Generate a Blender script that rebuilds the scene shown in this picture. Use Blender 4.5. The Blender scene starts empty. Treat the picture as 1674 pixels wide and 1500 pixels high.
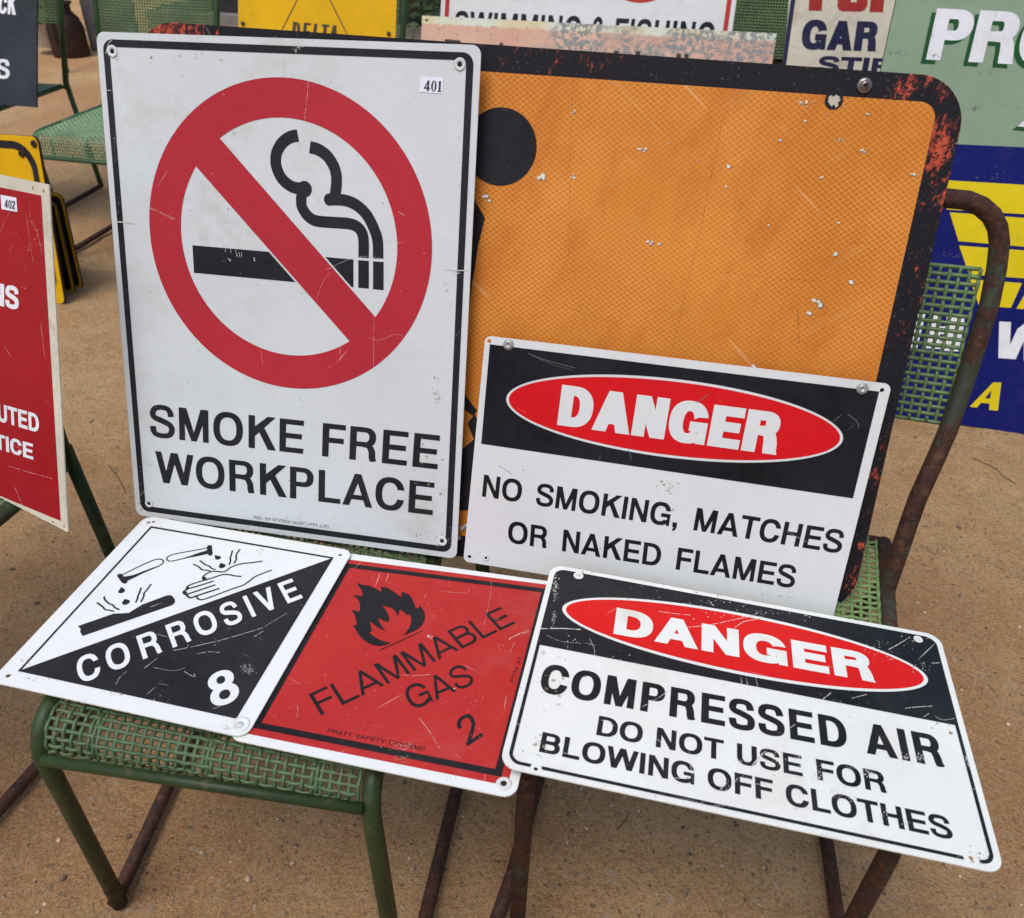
import bpy, bmesh, math, random
from mathutils import Vector, Matrix, noise
from mathutils.geometry import delaunay_2d_cdt

# ------------------------------------------------------------------ camera
R = math.radians
scene = bpy.context.scene
COL = scene.collection
CAMH = 1.14                       # eye height, metres
FPX, CX, CY = 1370.0, 837.0, 750.0
DOWN = Vector((-.02, .815, .579)).normalized()      # straight down, in camera axes (right, down, forward)
UP_C = -DOWN
FW_C = (Vector((0, 0, 1)) - DOWN*DOWN.z).normalized()
RT_C = FW_C.cross(UP_C)
if RT_C.x < 0: RT_C = -RT_C
def c2w(v): return Vector((RT_C.dot(v), FW_C.dot(v), UP_C.dot(v)))
EYE = Vector((0, 0, CAMH))
camd = bpy.data.cameras.new('camera')
cam = bpy.data.objects.new('camera', camd)
COL.objects.link(cam)
ax, ay, az = c2w(Vector((1, 0, 0))), c2w(Vector((0, -1, 0))), c2w(Vector((0, 0, -1)))
cam.matrix_world = Matrix(((ax.x, ay.x, az.x, 0), (ax.y, ay.y, az.y, 0), (ax.z, ay.z, az.z, CAMH), (0, 0, 0, 1)))
camd.sensor_width = 36.0
camd.lens = 36.0*FPX/1674.0
camd.clip_start = 0.02
camd.clip_end = 2000
camd.dof.use_dof = True
camd.dof.focus_distance = 1.10
camd.dof.aperture_fstop = 9.0
scene.camera = cam

# ------------------------------------------------------------------ world and sun (bright overcast)
SUN_EL, SUN_AZ = 66.0, 215.0      # azimuth: clockwise from +Y, so the light comes from behind the viewer
world = bpy.data.worlds.new('World')
scene.world = world
world.use_nodes = True
wn = world.node_tree
bg = wn.nodes['Background']
sky = wn.nodes.new('ShaderNodeTexSky')
sky.sky_type = 'NISHITA'
sky.sun_disc = False
sky.sun_elevation = R(SUN_EL)
sky.sun_rotation = R(SUN_AZ)
sky.dust_density = 3.5
sky.air_density = 1.0
sky.ozone_density = 0.6
wn.links.new(sky.outputs[0], bg.inputs[0])
bg.inputs[1].default_value = 0.14
sund = bpy.data.lights.new('sun', 'SUN')
sund.energy = 1.45
sund.angle = R(24)
sund.color = (1.0, .975, .935)
sun = bpy.data.objects.new('sun', sund)
COL.objects.link(sun)
sd = Vector((math.sin(R(SUN_AZ))*math.cos(R(SUN_EL)), math.cos(R(SUN_AZ))*math.cos(R(SUN_EL)), math.sin(R(SUN_EL))))
sun.rotation_euler = sd.to_track_quat('Z', 'Y').to_euler()
sun.location = sd*20
scene.view_settings.view_transform = 'Standard'
scene.view_settings.look = 'None'
scene.view_settings.exposure = 0.14
scene.view_settings.gamma = 1.0

# ------------------------------------------------------------------ small helpers
def ray(px): return c2w(Vector(((px[0]-CX)/FPX, (px[1]-CY)/FPX, 1.0)))
def onz(x, y, z):                      # the point at height z seen at a photo pixel
    r = ray((x, y)); return EYE + r*((z-CAMH)/r.z)
def Zm(ox, oy, s):                     # pixels measured on an enlargement of the photo
    return lambda *p: [(ox+q[0]/s, oy+q[1]/s) for q in p]
def tag(o, label=None, cat=None, group=None, kind=None):
    if label: o['label'] = label
    if cat: o['category'] = cat
    if group: o['group'] = group
    if kind: o['kind'] = kind
    return o
def link(name, me, parent=None, mat=None):
    o = bpy.data.objects.new(name, me); COL.objects.link(o)
    if parent: o.parent = parent
    if mat: me.materials.append(mat)
    return o
def mesh_from(name, V, F, smooth=False):
    me = bpy.data.meshes.new(name); me.from_pydata([tuple(v) for v in V], [], F); me.update()
    if smooth: me.polygons.foreach_set('use_smooth', [True]*len(me.polygons))
    return me
class MB:
    def __init__(s): s.V = []; s.F = []
    def add(s, V, F):
        n = len(s.V); s.V += [Vector(v) for v in V]; s.F += [tuple(i+n for i in f) for f in F]; return s
    def build(s, name, mat, parent=None, smooth=True):
        return link(name, mesh_from(name, s.V, s.F, smooth), parent, mat)
    def box(s, c, d, M=None):
        V = [Vector((c[0]+sx*d[0]/2, c[1]+sy*d[1]/2, c[2]+sz*d[2]/2)) for sx in (-1, 1) for sy in (-1, 1) for sz in (-1, 1)]
        if M: V = [M @ v for v in V]
        return s.add(V, [(0, 1, 3, 2), (4, 6, 7, 5), (0, 4, 5, 1), (2, 3, 7, 6), (0, 2, 6, 4), (1, 5, 7, 3)])
    def tube(s, P, r, n=12, cap=True, rb=None):
        P = [Vector(p) for p in P]; V = []; F = []
        T = [(P[min(i+1, len(P)-1)]-P[max(i-1, 0)]).normalized() for i in range(len(P))]
        N = T[0].orthogonal().normalized()
        for i, p in enumerate(P):
            N = (N - T[i]*N.dot(T[i])).normalized(); B = T[i].cross(N)
            for k in range(n):
                a = 2*math.pi*k/n
                V.append(p + N*math.cos(a)*r + B*math.sin(a)*(rb or r))
        for i in range(len(P)-1):
            for k in range(n):
                a, b = i*n+k, i*n+(k+1) % n
                F.append((a, b, b+n, a+n))
        if cap:
            F.append(tuple(range(n-1, -1, -1))); m = (len(P)-1)*n; F.append(tuple(range(m, m+n)))
        return s.add(V, F)
    def lathe(s, prof, n=24, M=None):
        V = []; F = []
        for r, z in prof:
            for k in range(n):
                a = 2*math.pi*k/n; v = Vector((r*math.cos(a), r*math.sin(a), z)); V.append(M @ v if M else v)
        for i in range(len(prof)-1):
            for k in range(n):
                a, b = i*n+k, i*n+(k+1) % n
                F.append((a, b, b+n, a+n))
        m = (len(prof)-1)*n
        F.append(tuple(range(n-1, -1, -1))); F.append(tuple(range(m, m+n)))
        return s.add(V, F)
def fillet(P, r, n=7):
    P = [Vector(p) for p in P]; out = [P[0]]
    for i in range(1, len(P)-1):
        rr = r[i-1] if isinstance(r, (list, tuple)) else r
        a = (P[i-1]-P[i]); b = (P[i+1]-P[i]); la, lb = a.length, b.length; a.normalize(); b.normalize()
        ang = a.angle(b)
        if ang > 3.1 or rr <= 0: out.append(P[i]); continue
        t = min(rr/math.tan(ang/2), la*.49, lb*.49)
        p0, p2 = P[i]+a*t, P[i]+b*t
        for k in range(n+1):
            u = k/n
            out.append(p0*(1-u)**2*1.0 + P[i]*2*u*(1-u) + p2*u*u)
    out.append(P[-1]); return out
def catmull(P, n=6):
    P = [Vector((p[0], p[1])) for p in P]; out = []
    for i in range(len(P)-1):
        p0, p1, p2, p3 = P[max(i-1, 0)], P[i], P[i+1], P[min(i+2, len(P)-1)]
        for k in range(n):
            t = k/n
            out.append(.5*((2*p1)+(p2-p0)*t+(2*p0-5*p1+4*p2-p3)*t*t+(3*p1-p0-3*p2+p3)*t**3))
    out.append(P[-1]); return out

# ------------------------------------------------------------------ flat shapes: unions and cuts of polygons
def ccw(P):
    P = [Vector((p[0], p[1])) for p in P]
    a = sum(P[i].x*P[(i+1) % len(P)].y-P[(i+1) % len(P)].x*P[i].y for i in range(len(P)))
    return P if a > 0 else P[::-1]
def region(groups, step=None):
    """groups: list of (adds, subs); returns verts, faces of the union of add-minus-sub."""
    V = []; F = []; own = []
    for g, (adds, subs) in enumerate(groups):
        for kind, L in ((1, adds), (0, subs)):
            for P in L:
                P = ccw(P)
                if len(P) < 3: continue
                F.append(list(range(len(V), len(V)+len(P)))); V += P; own.append((g, kind))
    if step:
        xs = [v.x for v in V]; ys = [v.y for v in V]
        nx = max(1, int((max(xs)-min(xs))/step)); ny = max(1, int((max(ys)-min(ys))/step))
        for i in range(1, nx):
            for j in range(1, ny):
                V.append(Vector((min(xs)+(max(xs)-min(xs))*(i+.13*math.sin(j*7.1))/nx, min(ys)+(max(ys)-min(ys))*(j+.13*math.sin(i*5.3))/ny)))
    ov, oe, of, a, b, orig = delaunay_2d_cdt(V, [], F, 0, 1e-7)
    faces = []
    for f, o in zip(of, orig):
        st = {}
        for i in o:
            g, k = own[i]; st.setdefault(g, set()).add(k)
        if any(1 in s and 0 not in s for s in st.values()): faces.append(tuple(f))
    used = sorted({i for f in faces for i in f}); mp = {u: i for i, u in enumerate(used)}
    return [ov[u] for u in used], [tuple(mp[i] for i in f) for f in faces]
def roundpoly(P, r, n=7):
    P = ccw(P); out = []
    for i in range(len(P)):
        a = P[i-1]-P[i]; b = P[(i+1) % len(P)]-P[i]; la, lb = a.length, b.length; a.normalize(); b.normalize()
        ang = a.angle(b); t = min(r/math.tan(ang/2), la*.45, lb*.45)
        p0, p2 = P[i]+a*t, P[i]+b*t
        bis = (a+b).normalized(); c = P[i]+bis*(t/math.cos(ang/2)); rad = t*math.tan(ang/2)
        a0 = math.atan2(p0.y-c.y, p0.x-c.x); a1 = math.atan2(p2.y-c.y, p2.x-c.x)
        while a1-a0 > math.pi: a1 -= 2*math.pi
        while a1-a0 < -math.pi: a1 += 2*math.pi
        out += [Vector((c.x+rad*math.cos(a0+(a1-a0)*k/n), c.y+rad*math.sin(a0+(a1-a0)*k/n))) for k in range(n+1)]
    return out
def inset(P, d):
    P = ccw(P); n = len(P); L = []
    d = d if isinstance(d, (list, tuple)) else [d]*n
    for i in range(n):
        a, b = P[i], P[(i+1) % n]; t = (b-a).normalized(); nn = Vector((-t.y, t.x)); L.append((a+nn*d[i], t))
    out = []
    for i in range(n):
        (p, t), (q, s) = L[i-1], L[i]
        det = t.x*s.y-t.y*s.x; w = q-p; k = (w.x*s.y-w.y*s.x)/det; out.append(p+t*k)
    return out
def circ(c, r, n=40, ry=None, a=0):
    ry = ry or r
    return [Vector((c[0]+r*math.cos(2*math.pi*k/n)*math.cos(a)-ry*math.sin(2*math.pi*k/n)*math.sin(a), c[1]+r*math.cos(2*math.pi*k/n)*math.sin(a)+ry*math.sin(2*math.pi*k/n)*math.cos(a))) for k in range(n)]
def supere(cx, cy, rx, ry, e=2.35, n=44, half=None):
    out = []
    for k in range(n):
        a = 2*math.pi*k/n; c, s = math.cos(a), math.sin(a)
        x = cx+rx*math.copysign(abs(c)**(2/e), c); y = cy+ry*math.copysign(abs(s)**(2/e), s)
        if half == 'r' and x < cx: x = cx
        out.append((x, y))
    if half == 'r':
        o = [p for p in out if p[0] > cx+1e-6]
        return sorted([(cx, cy+ry), (cx, cy-ry)]+o, key=lambda p: math.atan2(p[1]-cy, p[0]-cx+1e-9))
    return out
def stroke(P, w, round_=True, flat=True):
    """polyline -> list of polygons; w a width or a function of the direction"""
    P = [Vector((p[0], p[1])) for p in P]; out = []
    W = w if callable(w) else (lambda d, t: w)
    m = len(P); nl = []
    for i in range(m):
        d = (P[min(i+1, m-1)]-P[max(i-1, 0)]); d.normalize(); nn = Vector((-d.y, d.x))*W(d, i/(m-1))/2; nl.append(nn)
    for i in range(m-1):
        q = [P[i]+nl[i], P[i+1]+nl[i+1], P[i+1]-nl[i+1], P[i]-nl[i]]
        if (P[i+1]-P[i]).length < 1e-7: continue
        cr = [(q[(k+1) % 4]-q[k]).cross(q[(k+2) % 4]-q[(k+1) % 4]) for k in range(4)]
        if min(cr) > 0 or max(cr) < 0: out.append(q)
        else:                                    # too tight a bend for a mitre: a plain bar and a round joint
            d = (P[i+1]-P[i]).normalized(); e = Vector((-d.y, d.x)); a, b = nl[i].length, nl[i+1].length
            out.append([P[i]+e*a, P[i+1]+e*b, P[i+1]-e*b, P[i]-e*a]); out += [circ(P[i], a*.99, 12), circ(P[i+1], b*.99, 12)]
    if round_:
        for i in ([0, m-1] if round_ == 'ends' else range(m)):
            out.append(circ(P[i], nl[i].length*.999, 12))
    return out
# ------------------------------------------------------------------ lettering: outlines drawn here, cap height 1
def rc(x0, y0, x1, y1): return [(x0, y0), (x1, y0), (x1, y1), (x0, y1)]
AFM = {'A': (20, 702, 722), 'B': (76, 669, 722), 'C': (44, 684, 722), 'D': (76, 685, 722), 'E': (76, 621, 667), 'F': (76, 587, 611),
 'G': (44, 713, 778), 'H': (71, 651, 722), 'I': (64, 214, 278), 'K': (87, 722, 722), 'L': (76, 583, 611), 'M': (69, 765, 833), 'N': (69, 654, 722),
 'O': (44, 734, 778), 'P': (76, 627, 667), 'R': (76, 677, 722), 'S': (39, 629, 667), 'T': (14, 598, 611), 'U': (72, 651, 722), 'V': (19, 648, 667),
 'W': (6, 938, 944), 'X': (14, 653, 667), 'Y': (15, 653, 667), ',': (64, 214, 278), '.': (64, 214, 278), '&': (54, 701, 722), '0': (32, 524, 556),
 '1': (69, 378, 556), '2': (26, 511, 556), '3': (27, 516, 556), '4': (27, 526, 556), '8': (30, 524, 556), '-': (27, 306, 333), '(': (35, 314, 333), ')': (19, 298, 333)}
def glyph(c, W, v, h):
    A = []; S = []; ov = .016
    vv = lambda d, t: math.hypot(v*d.y, h*d.x)
    if c == 'I': A = [rc(0, 0, W, 1)]
    elif c in 'EFL':
        A = [rc(0, 0, v, 1)]
        if c != 'F': A.append(rc(0, 0, W, h))
        if c != 'L': A += [rc(0, 1-h, W if c == 'E' else W, 1), rc(0, .5-h*.45, W*.93, .5+h*.55)]
    elif c == 'T': A = [rc(0, 1-h, W, 1), rc(W/2-v/2, 0, W/2+v/2, 1)]
    elif c == 'H': A = [rc(0, 0, v, 1), rc(W-v, 0, W, 1), rc(0, .52-h/2, W, .52+h/2)]
    elif c == 'N': A = [rc(0, 0, v*.96, 1), rc(W-v*.96, 0, W, 1), [(0, 1), (v*1.08, 1), (W, 0), (W-v*1.08, 0)]]
    elif c == 'M':
        m = v*.93; A = [rc(0, 0, m, 1), rc(W-m, 0, W, 1), [(0, 1), (v*1.22, 1), (W/2+v*.42, 0), (W/2-v*.42, 0)], [(W, 1), (W-v*1.22, 1), (W/2-v*.42, 0), (W/2+v*.42, 0)]]
    elif c == 'V': A = [[(0, 1), (v*1.1, 1), (W/2+v*.52, 0), (W/2-v*.52, 0)], [(W, 1), (W-v*1.1, 1), (W/2-v*.52, 0), (W/2+v*.52, 0)]]
    elif c == 'W':
        k = v*1.02; a = W*.26; b = W*.74
        A = [[(0, 1), (k, 1), (a+k*.5, 0), (a-k*.5, 0)], [(W/2-k*.55, 1), (W/2+k*.55, 1), (a+k*.5, 0), (a-k*.5, 0)], [(W/2-k*.55, 1), (W/2+k*.55, 1), (b+k*.5, 0), (b-k*.5, 0)], [(W, 1), (W-k, 1), (b-k*.5, 0), (b+k*.5, 0)]]
    elif c == 'A':
        k = v*1.06; A = [[(0, 0), (k, 0), (W/2+v*.50, 1), (W/2-v*.50, 1)], [(W, 0), (W-k, 0), (W/2-v*.50, 1), (W/2+v*.50, 1)], [(W*.2, .2), (W*.8, .2), (W*.72, .2+h*.95), (W*.28, .2+h*.95)]]
    elif c == 'K': A = [rc(0, 0, v, 1), [(v*.7, .32), (v*.7, .32+v*1.5), (W-v*1.35, 1), (W-.02, 1)], [(W*.36, .60-v*.25), (W*.36+v*.75, .60+v*.55), (W, 0), (W-v*1.28, 0)]]
    elif c == 'X': A = [[(0, 0), (v*1.2, 0), (W, 1), (W-v*1.2, 1)], [(0, 1), (v*1.2, 1), (W, 0), (W-v*1.2, 0)]]
    elif c == 'Y': A = [rc(W/2-v/2, 0, W/2+v/2, .45), [(0, 1), (v*1.15, 1), (W/2+v*.5, .42), (W/2-v*.5, .36)], [(W, 1), (W-v*1.15, 1), (W/2-v*.5, .42), (W/2+v*.5, .36)]]
    elif c in 'O0': A = [supere(W/2, .5, W/2, .5+ov)]; S = [supere(W/2, .5, W/2-v*1.03, .5-h+ov*.3)]
    elif c == 'C':
        A = [supere(W*.51, .5, W*.51, .5+ov)]; S = [supere(W*.51, .5, W*.51-v*1.03, .5-h+ov*.3), [(W*.55, .5), (W*.75, .365), (W*1.2, .335), (W*1.2, .665), (W*.75, .645)]]
    elif c == 'G':
        O = supere(W*.5, .5, W*.5, .5+ov)
        return [([O], [supere(W*.5, .5, W*.5-v*1.03, .5-h+ov*.3), [(W*.53, .53), (W*.75, .645), (W*1.2, .665), (W*1.2, -.2), (W*.86, -.2), (W*.80, .18), (W*.72, .3)]]),
                ([rc(W*.54, .53-h, W, .53), rc(W-v*.70, 0, W, .53), [(W*.66, .0), (W-v*.5, .10), (W-v*.5, .30), (W*.70, h*1.05)]], [])]
    elif c == 'D':
        k = W*.42; A = [rc(0, 0, k+.001, 1), supere(k, .5, W-k, .5, 2.3, 44, 'r')]; S = [rc(v, h, k+.0011, 1-h), supere(k, .5, W-k-v*1.03, .5-h, 2.3, 44, 'r')]
    elif c in 'PR':
        y0 = .40 if c == 'P' else .42; k = W*.55; r = (1-y0)/2; cy = y0+r
        g = [([rc(0, 0, v, 1)], []), ([rc(0, y0, k+.001, 1), supere(k, cy, W*(.99 if c == 'P' else .95)-k, r, 2.3, 44, 'r')], [rc(v*.9, y0+h*.95, k+.0011, 1-h*.95), supere(k, cy, W*(.99 if c == 'P' else .95)-k-v*1.02, r-h*.95, 2.3, 44, 'r')])]
        if c == 'R':
            if W > 1.05: g.append(([[(W*.36, y0+h*.6), (W*.66, y0+h*.9), (W*1.03, 0), (W*1.03-v*1.12, 0)]], [])); return g
            if v > .27: g.append(([[(W*.45, y0+h), (W*.80, y0+h), (W*.925, y0-.02), (W*.965, .26), (W*.985, .08), (W*1.02, 0), (W-v*.98, 0), (W-v*1.03, .10), (W-v*1.06, .28), (W-v*1.14, y0-.01), (W*.45, y0)]], [])); return g
            P = catmull([(W*.50, y0+h*.45), (W*.70, y0+h*.22), (W-v*.74, .29), (W-v*.68, .14), (W-v*.50, 0)], 6)
            g.append((stroke(P, lambda d, t: math.hypot(v*d.y, h*d.x), False), [rc(0, -.3, W*2, 0)]))
        return g
    elif c == 'B':
        k = W*.55; y0 = .52-h*.5; g = [([rc(0, 0, v, 1)], [])]
        for (a, b, w) in ((0, y0+h, W), (y0, 1, W*.95)):
            r = (b-a)/2; cy = a+r
            g.append(([rc(0, a, k+.001, b), supere(k, cy, w-k, r, 2.3, 44, 'r')], [rc(v*.9, a+h*.97, k+.0011, b-h*.97), supere(k, cy, w-k-v*1.02, r-h*.97, 2.3, 44, 'r')]))
        return g
    elif c == 'U': A = [rc(0, .32, v, 1), rc(W-v, .32, W, 1), [p for p in supere(W/2, .38, W/2, .38+ov) if p[1] <= .385]]; S = [[p for p in supere(W/2, .385, W/2-v, .385-h+ov*.3) if p[1] <= .39]]
    elif c == 'S':
        xL, xR, yT, yB = v*.47, W-v*.47, 1-h/2+ov, h/2-ov
        P = catmull([(xR-.02*W, .675), (xR-.05*W, .80), (.72*W, yT-.03), (.5*W, yT), (.25*W, yT-.04), (xL+.01*W, .745), (.20*W, .61), (.5*W, .525), (.80*W, .42), (xR, .27), (.78*W, yB+.05), (.50*W, yB), (.24*W, yB+.035), (xL+.02*W, .20), (xL, .335)], 6)
        A = stroke(P, lambda d, t: math.hypot(v*.96*d.y, (h+.12*h*math.exp(-((t-.5)/.12)**2))*d.x), False)
    elif c == ',': A = [rc(0, 0, W, W), [(W*.35, .001), (W, .001), (W*.8, -.13), (W*.15, -.2), (W*.15, -.13)]]
    elif c == '.': A = [rc(0, 0, W, W)]
    elif c == '-': A = [rc(0, .3, W, .3+h)]
    elif c in '()':
        P = catmull([(W*.85, 1.0), (W*.3, .72), (W*.18, .4), (W*.3, .05), (W*.85, -.2)], 5)
        if c == ')': P = [Vector((W-p.x, p.y)) for p in P]
        A = stroke(P, h, False)
    elif c == '&': A = stroke(catmull([(W, 0), (W*.3, .62), (W*.28, .86), (W*.46, .94), (W*.62, .82), (W*.5, .62), (W*.15, .4), (W*.1, .2), (W*.4, .06), (W*.75, .2), (W*.9, .45)], 6), h, False)
    elif c == '1': A = [rc(W-v, 0, W, .99), [(0, .70), (W-v*.5, .70), (W-v*.5, .99), (W-v*.8, .99), (W*.45, .86), (0, .83)]]
    elif c == '2':
        P = catmull([(v*.5, .66), (v*.62, .80), (W*.30, .93-h*.15), (W*.52, 1-h/2), (W*.80, .91-h*.2), (W-v*.52, .72), (W*.80, .50), (W*.5, .30), (W*.22, .12), (v*.6, h*.4)], 6)
        A = stroke(P, vv, False)+[rc(0, 0, W, h)]
    elif c == '3':
        P = catmull([(v*.5, .70), (W*.22, .90), (W*.5, 1-h/2), (W*.82, .88), (W-v*.6, .72), (W*.76, .56), (W*.48, .52), (W*.78, .47), (W-v*.5, .27), (W*.78, .09), (W*.5, h/2), (W*.2, .1), (v*.45, .3)], 6)
        A = stroke(P, vv, False)
    elif c == '4': A = [rc(W-v*1.75, 0, W-v*.75, .99), rc(0, .22, W, .22+h), [(0, .22), (v*1.0, .22), (W-v*.75, .99), (W-v*1.55, .99)]]
    elif c == '8':
        return [([supere(W/2, .73, W*.46, .28, 2.1)], [supere(W/2, .735, W*.46-v, .28-h*.95, 2.1)]), ([supere(W/2, .285, W*.5, .30, 2.1)], [supere(W/2, .28, W*.5-v, .30-h*.97, 2.1), ])]
    return [(A, S)]
def serif(c):
    if c == '4': return .52, [([rc(.27, 0, .44, 1), rc(0, .20, .52, .34), [(0, .30), (.10, .30), (.34, .93), (.34, 1), (.32, 1)], [(0, .25), (.08, .25), (.40, .98), (.33, 1)]], [])]
    if c == '0': return .48, [([supere(.24, .5, .24, .51, 2.1)], [supere(.24, .5, .085, .45, 2.1)])]
    if c == '1': return .36, [([rc(.10, 0, .27, 1), rc(0, 0, .37, .06), [(0, .88), (.2, .80), (.24, 1), (.2, 1)]], [])]
    if c == '2': return .50, [(stroke(catmull([(.03, .72), (.10, .88), (.24, .94), (.38, .85), (.39, .68), (.30, .48), (.16, .27), (.02, .05)], 5), lambda d, t: .08+.10*abs(d.y), False)+[rc(0, 0, .46, .13), [(.40, .05), (.50, .26), (.46, .27), (.36, .1)]], [])]
def textgroups(s, v=.195, h=.165, sp=1.0, extra=0.0, i0=0, i1=-1, width=1.0, space=.39, ser=False):
    """groups in text space and the x range of the two anchor letters"""
    x = 0; L = []; edges = []
    for c in s:
        if c == ' ': x += space+extra; edges.append((x, x)); continue
        if ser: W, g = serif(c); l = .04; r = .06
        else:
            a, b, w = AFM[c]; W = (b-a)/718*width; l = a/718*sp; r = (w-b)/718*sp
            g = glyph(c, W, min(v, W if c in 'I,.' else v) if c in 'I,.' else v, h)
            if c == 'I': W = v; g = [([rc(0, 0, v, 1)], [])]
            if c in ',.': W = v*1.05; g = glyph(c, W, v, h)
        x += l
        sh = lambda Q: [[(p[0]+x, p[1]) for p in P] for P in Q]
        L += [(sh(a_), sh(s_)) for a_, s_ in g]
        edges.append((x, x+W)); x += W+r+extra
    i1 = i1 % len(s)
    return L, edges[i0][0], edges[i1][1]

# ------------------------------------------------------------------ sign planes
class Plane:
    """a flat plate: origin O, unit axes u (to its right) and w (to its top), n towards the viewer"""
    def __init__(s, O, u, w, amp=.0, seed=0):
        s.O = Vector(O); s.u = Vector(u).normalized(); s.n = s.u.cross(Vector(w)).normalized(); s.w = s.n.cross(s.u); s.amp = amp; s.seed = seed
        s.M = Matrix(((s.u.x, s.w.x, s.n.x, s.O.x), (s.u.y, s.w.y, s.n.y, s.O.y), (s.u.z, s.w.z, s.n.z, s.O.z), (0, 0, 0, 1)))
    def loc(s, px):
        r = ray(px); t = (s.O-EYE).dot(s.n)/r.dot(s.n); q = EYE+r*t-s.O
        return Vector((q.dot(s.u), q.dot(s.w)))
    def L(s, pts): return [s.loc(p) for p in pts]
    def z(s, p):
        if not s.amp: return 0
        return s.amp*1.6*noise.noise(Vector((p[0]*2.6+s.seed, p[1]*2.6, s.seed*1.7)))
def yawtilt(O, yaw, tilt, **k):
    a, t = R(yaw), R(tilt); u = Vector((math.cos(a), math.sin(a), 0)); b = Vector((-math.sin(a), math.cos(a), 0))
    return Plane(O, u, Vector((0, 0, 1))*math.sin(t)+b*math.cos(t), **k)
def scaled(k, O, u, w, **q):
    return Plane(EYE+(Vector(O)-EYE)*k, u, w, **q)
def flat(pl, name, mat, groups, h, parent, step=None, thick=.0):
    V, F = region(groups, step)
    me = mesh_from(name, [(p.x, p.y, pl.z(p)+h) for p in V], F)
    return link(name, me, parent, mat)
def plate(pl, name, mat, outline, holes=(), t=.0016, step=.045, mat_edge=None):
    V, F = region([([outline], list(holes))], step)
    n = len(V); VV = [(p.x, p.y, pl.z(p)) for p in V]+[(p.x, p.y, pl.z(p)-t) for p in V]
    cnt = {}
    for f in F:
        for i in range(len(f)):
            e = (f[i], f[(i+1) % len(f)])
            cnt[e] = cnt.get(e, 0)+1
    FF = list(F)+[tuple(i+n for i in reversed(f)) for f in F]
    for (a, b) in cnt:
        if (b, a) not in cnt: FF.append((b, a, a+n, b+n))
    me = mesh_from(name, VV, FF)
    o = link(name, me, None, mat); o.matrix_world = pl.M
    if mat_edge:
        me.materials.append(mat_edge)
        for p in me.polygons[len(F):]: p.material_index = 1
    return o
def text(pl, s, BL, BR, TL, **k):
    """lettering as groups in the plane, its anchor letters fitted to three measured points (photo pixels)"""
    L, x0, x1 = textgroups(s, **k)
    b, r, t = pl.loc(BL), pl.loc(BR), pl.loc(TL); ex = (r-b)/(x1-x0); ey = t-b
    f = lambda p: b+ex*(p[0]-x0)+ey*p[1]
    return [([[f(p) for p in P] for P in A], [[f(p) for p in P] for P in S]) for A, S in L]
def pstroke(pl, pts, wpx, n=5, ends=True):
    """a painted stroke through photo pixels; width in photo pixels"""
    q = catmull(pts, n); out = []
    loc = [pl.loc(p) for p in q]; sc = (pl.loc((q[0][0]+1, q[0][1]))-loc[0]).length; sc2 = (pl.loc((q[0][0], q[0][1]+1))-loc[0]).length
    return (stroke(loc, wpx*(sc+sc2)/2, True if ends else False), [])
def washer(pl, parent, c, r, mat, hole=None, hmat=None, dome=.0012):
    b = MB(); b.lathe([(r, 0), (r, .0004), (r*.86, dome), (r*.45, dome*.9), (r*.42, dome*.3)], 22, Matrix.Translation((c[0], c[1], pl.z(c)+.0004)))
    o = b.build('bolt', mat, parent)
    if hmat: MB().lathe([(r*.40, 0), (r*.40, .00005)], 16, Matrix.Translation((c[0], c[1], pl.z(c)+dome*.3+.0006))).build('bolt_hole', hmat, o)
    return o
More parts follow.
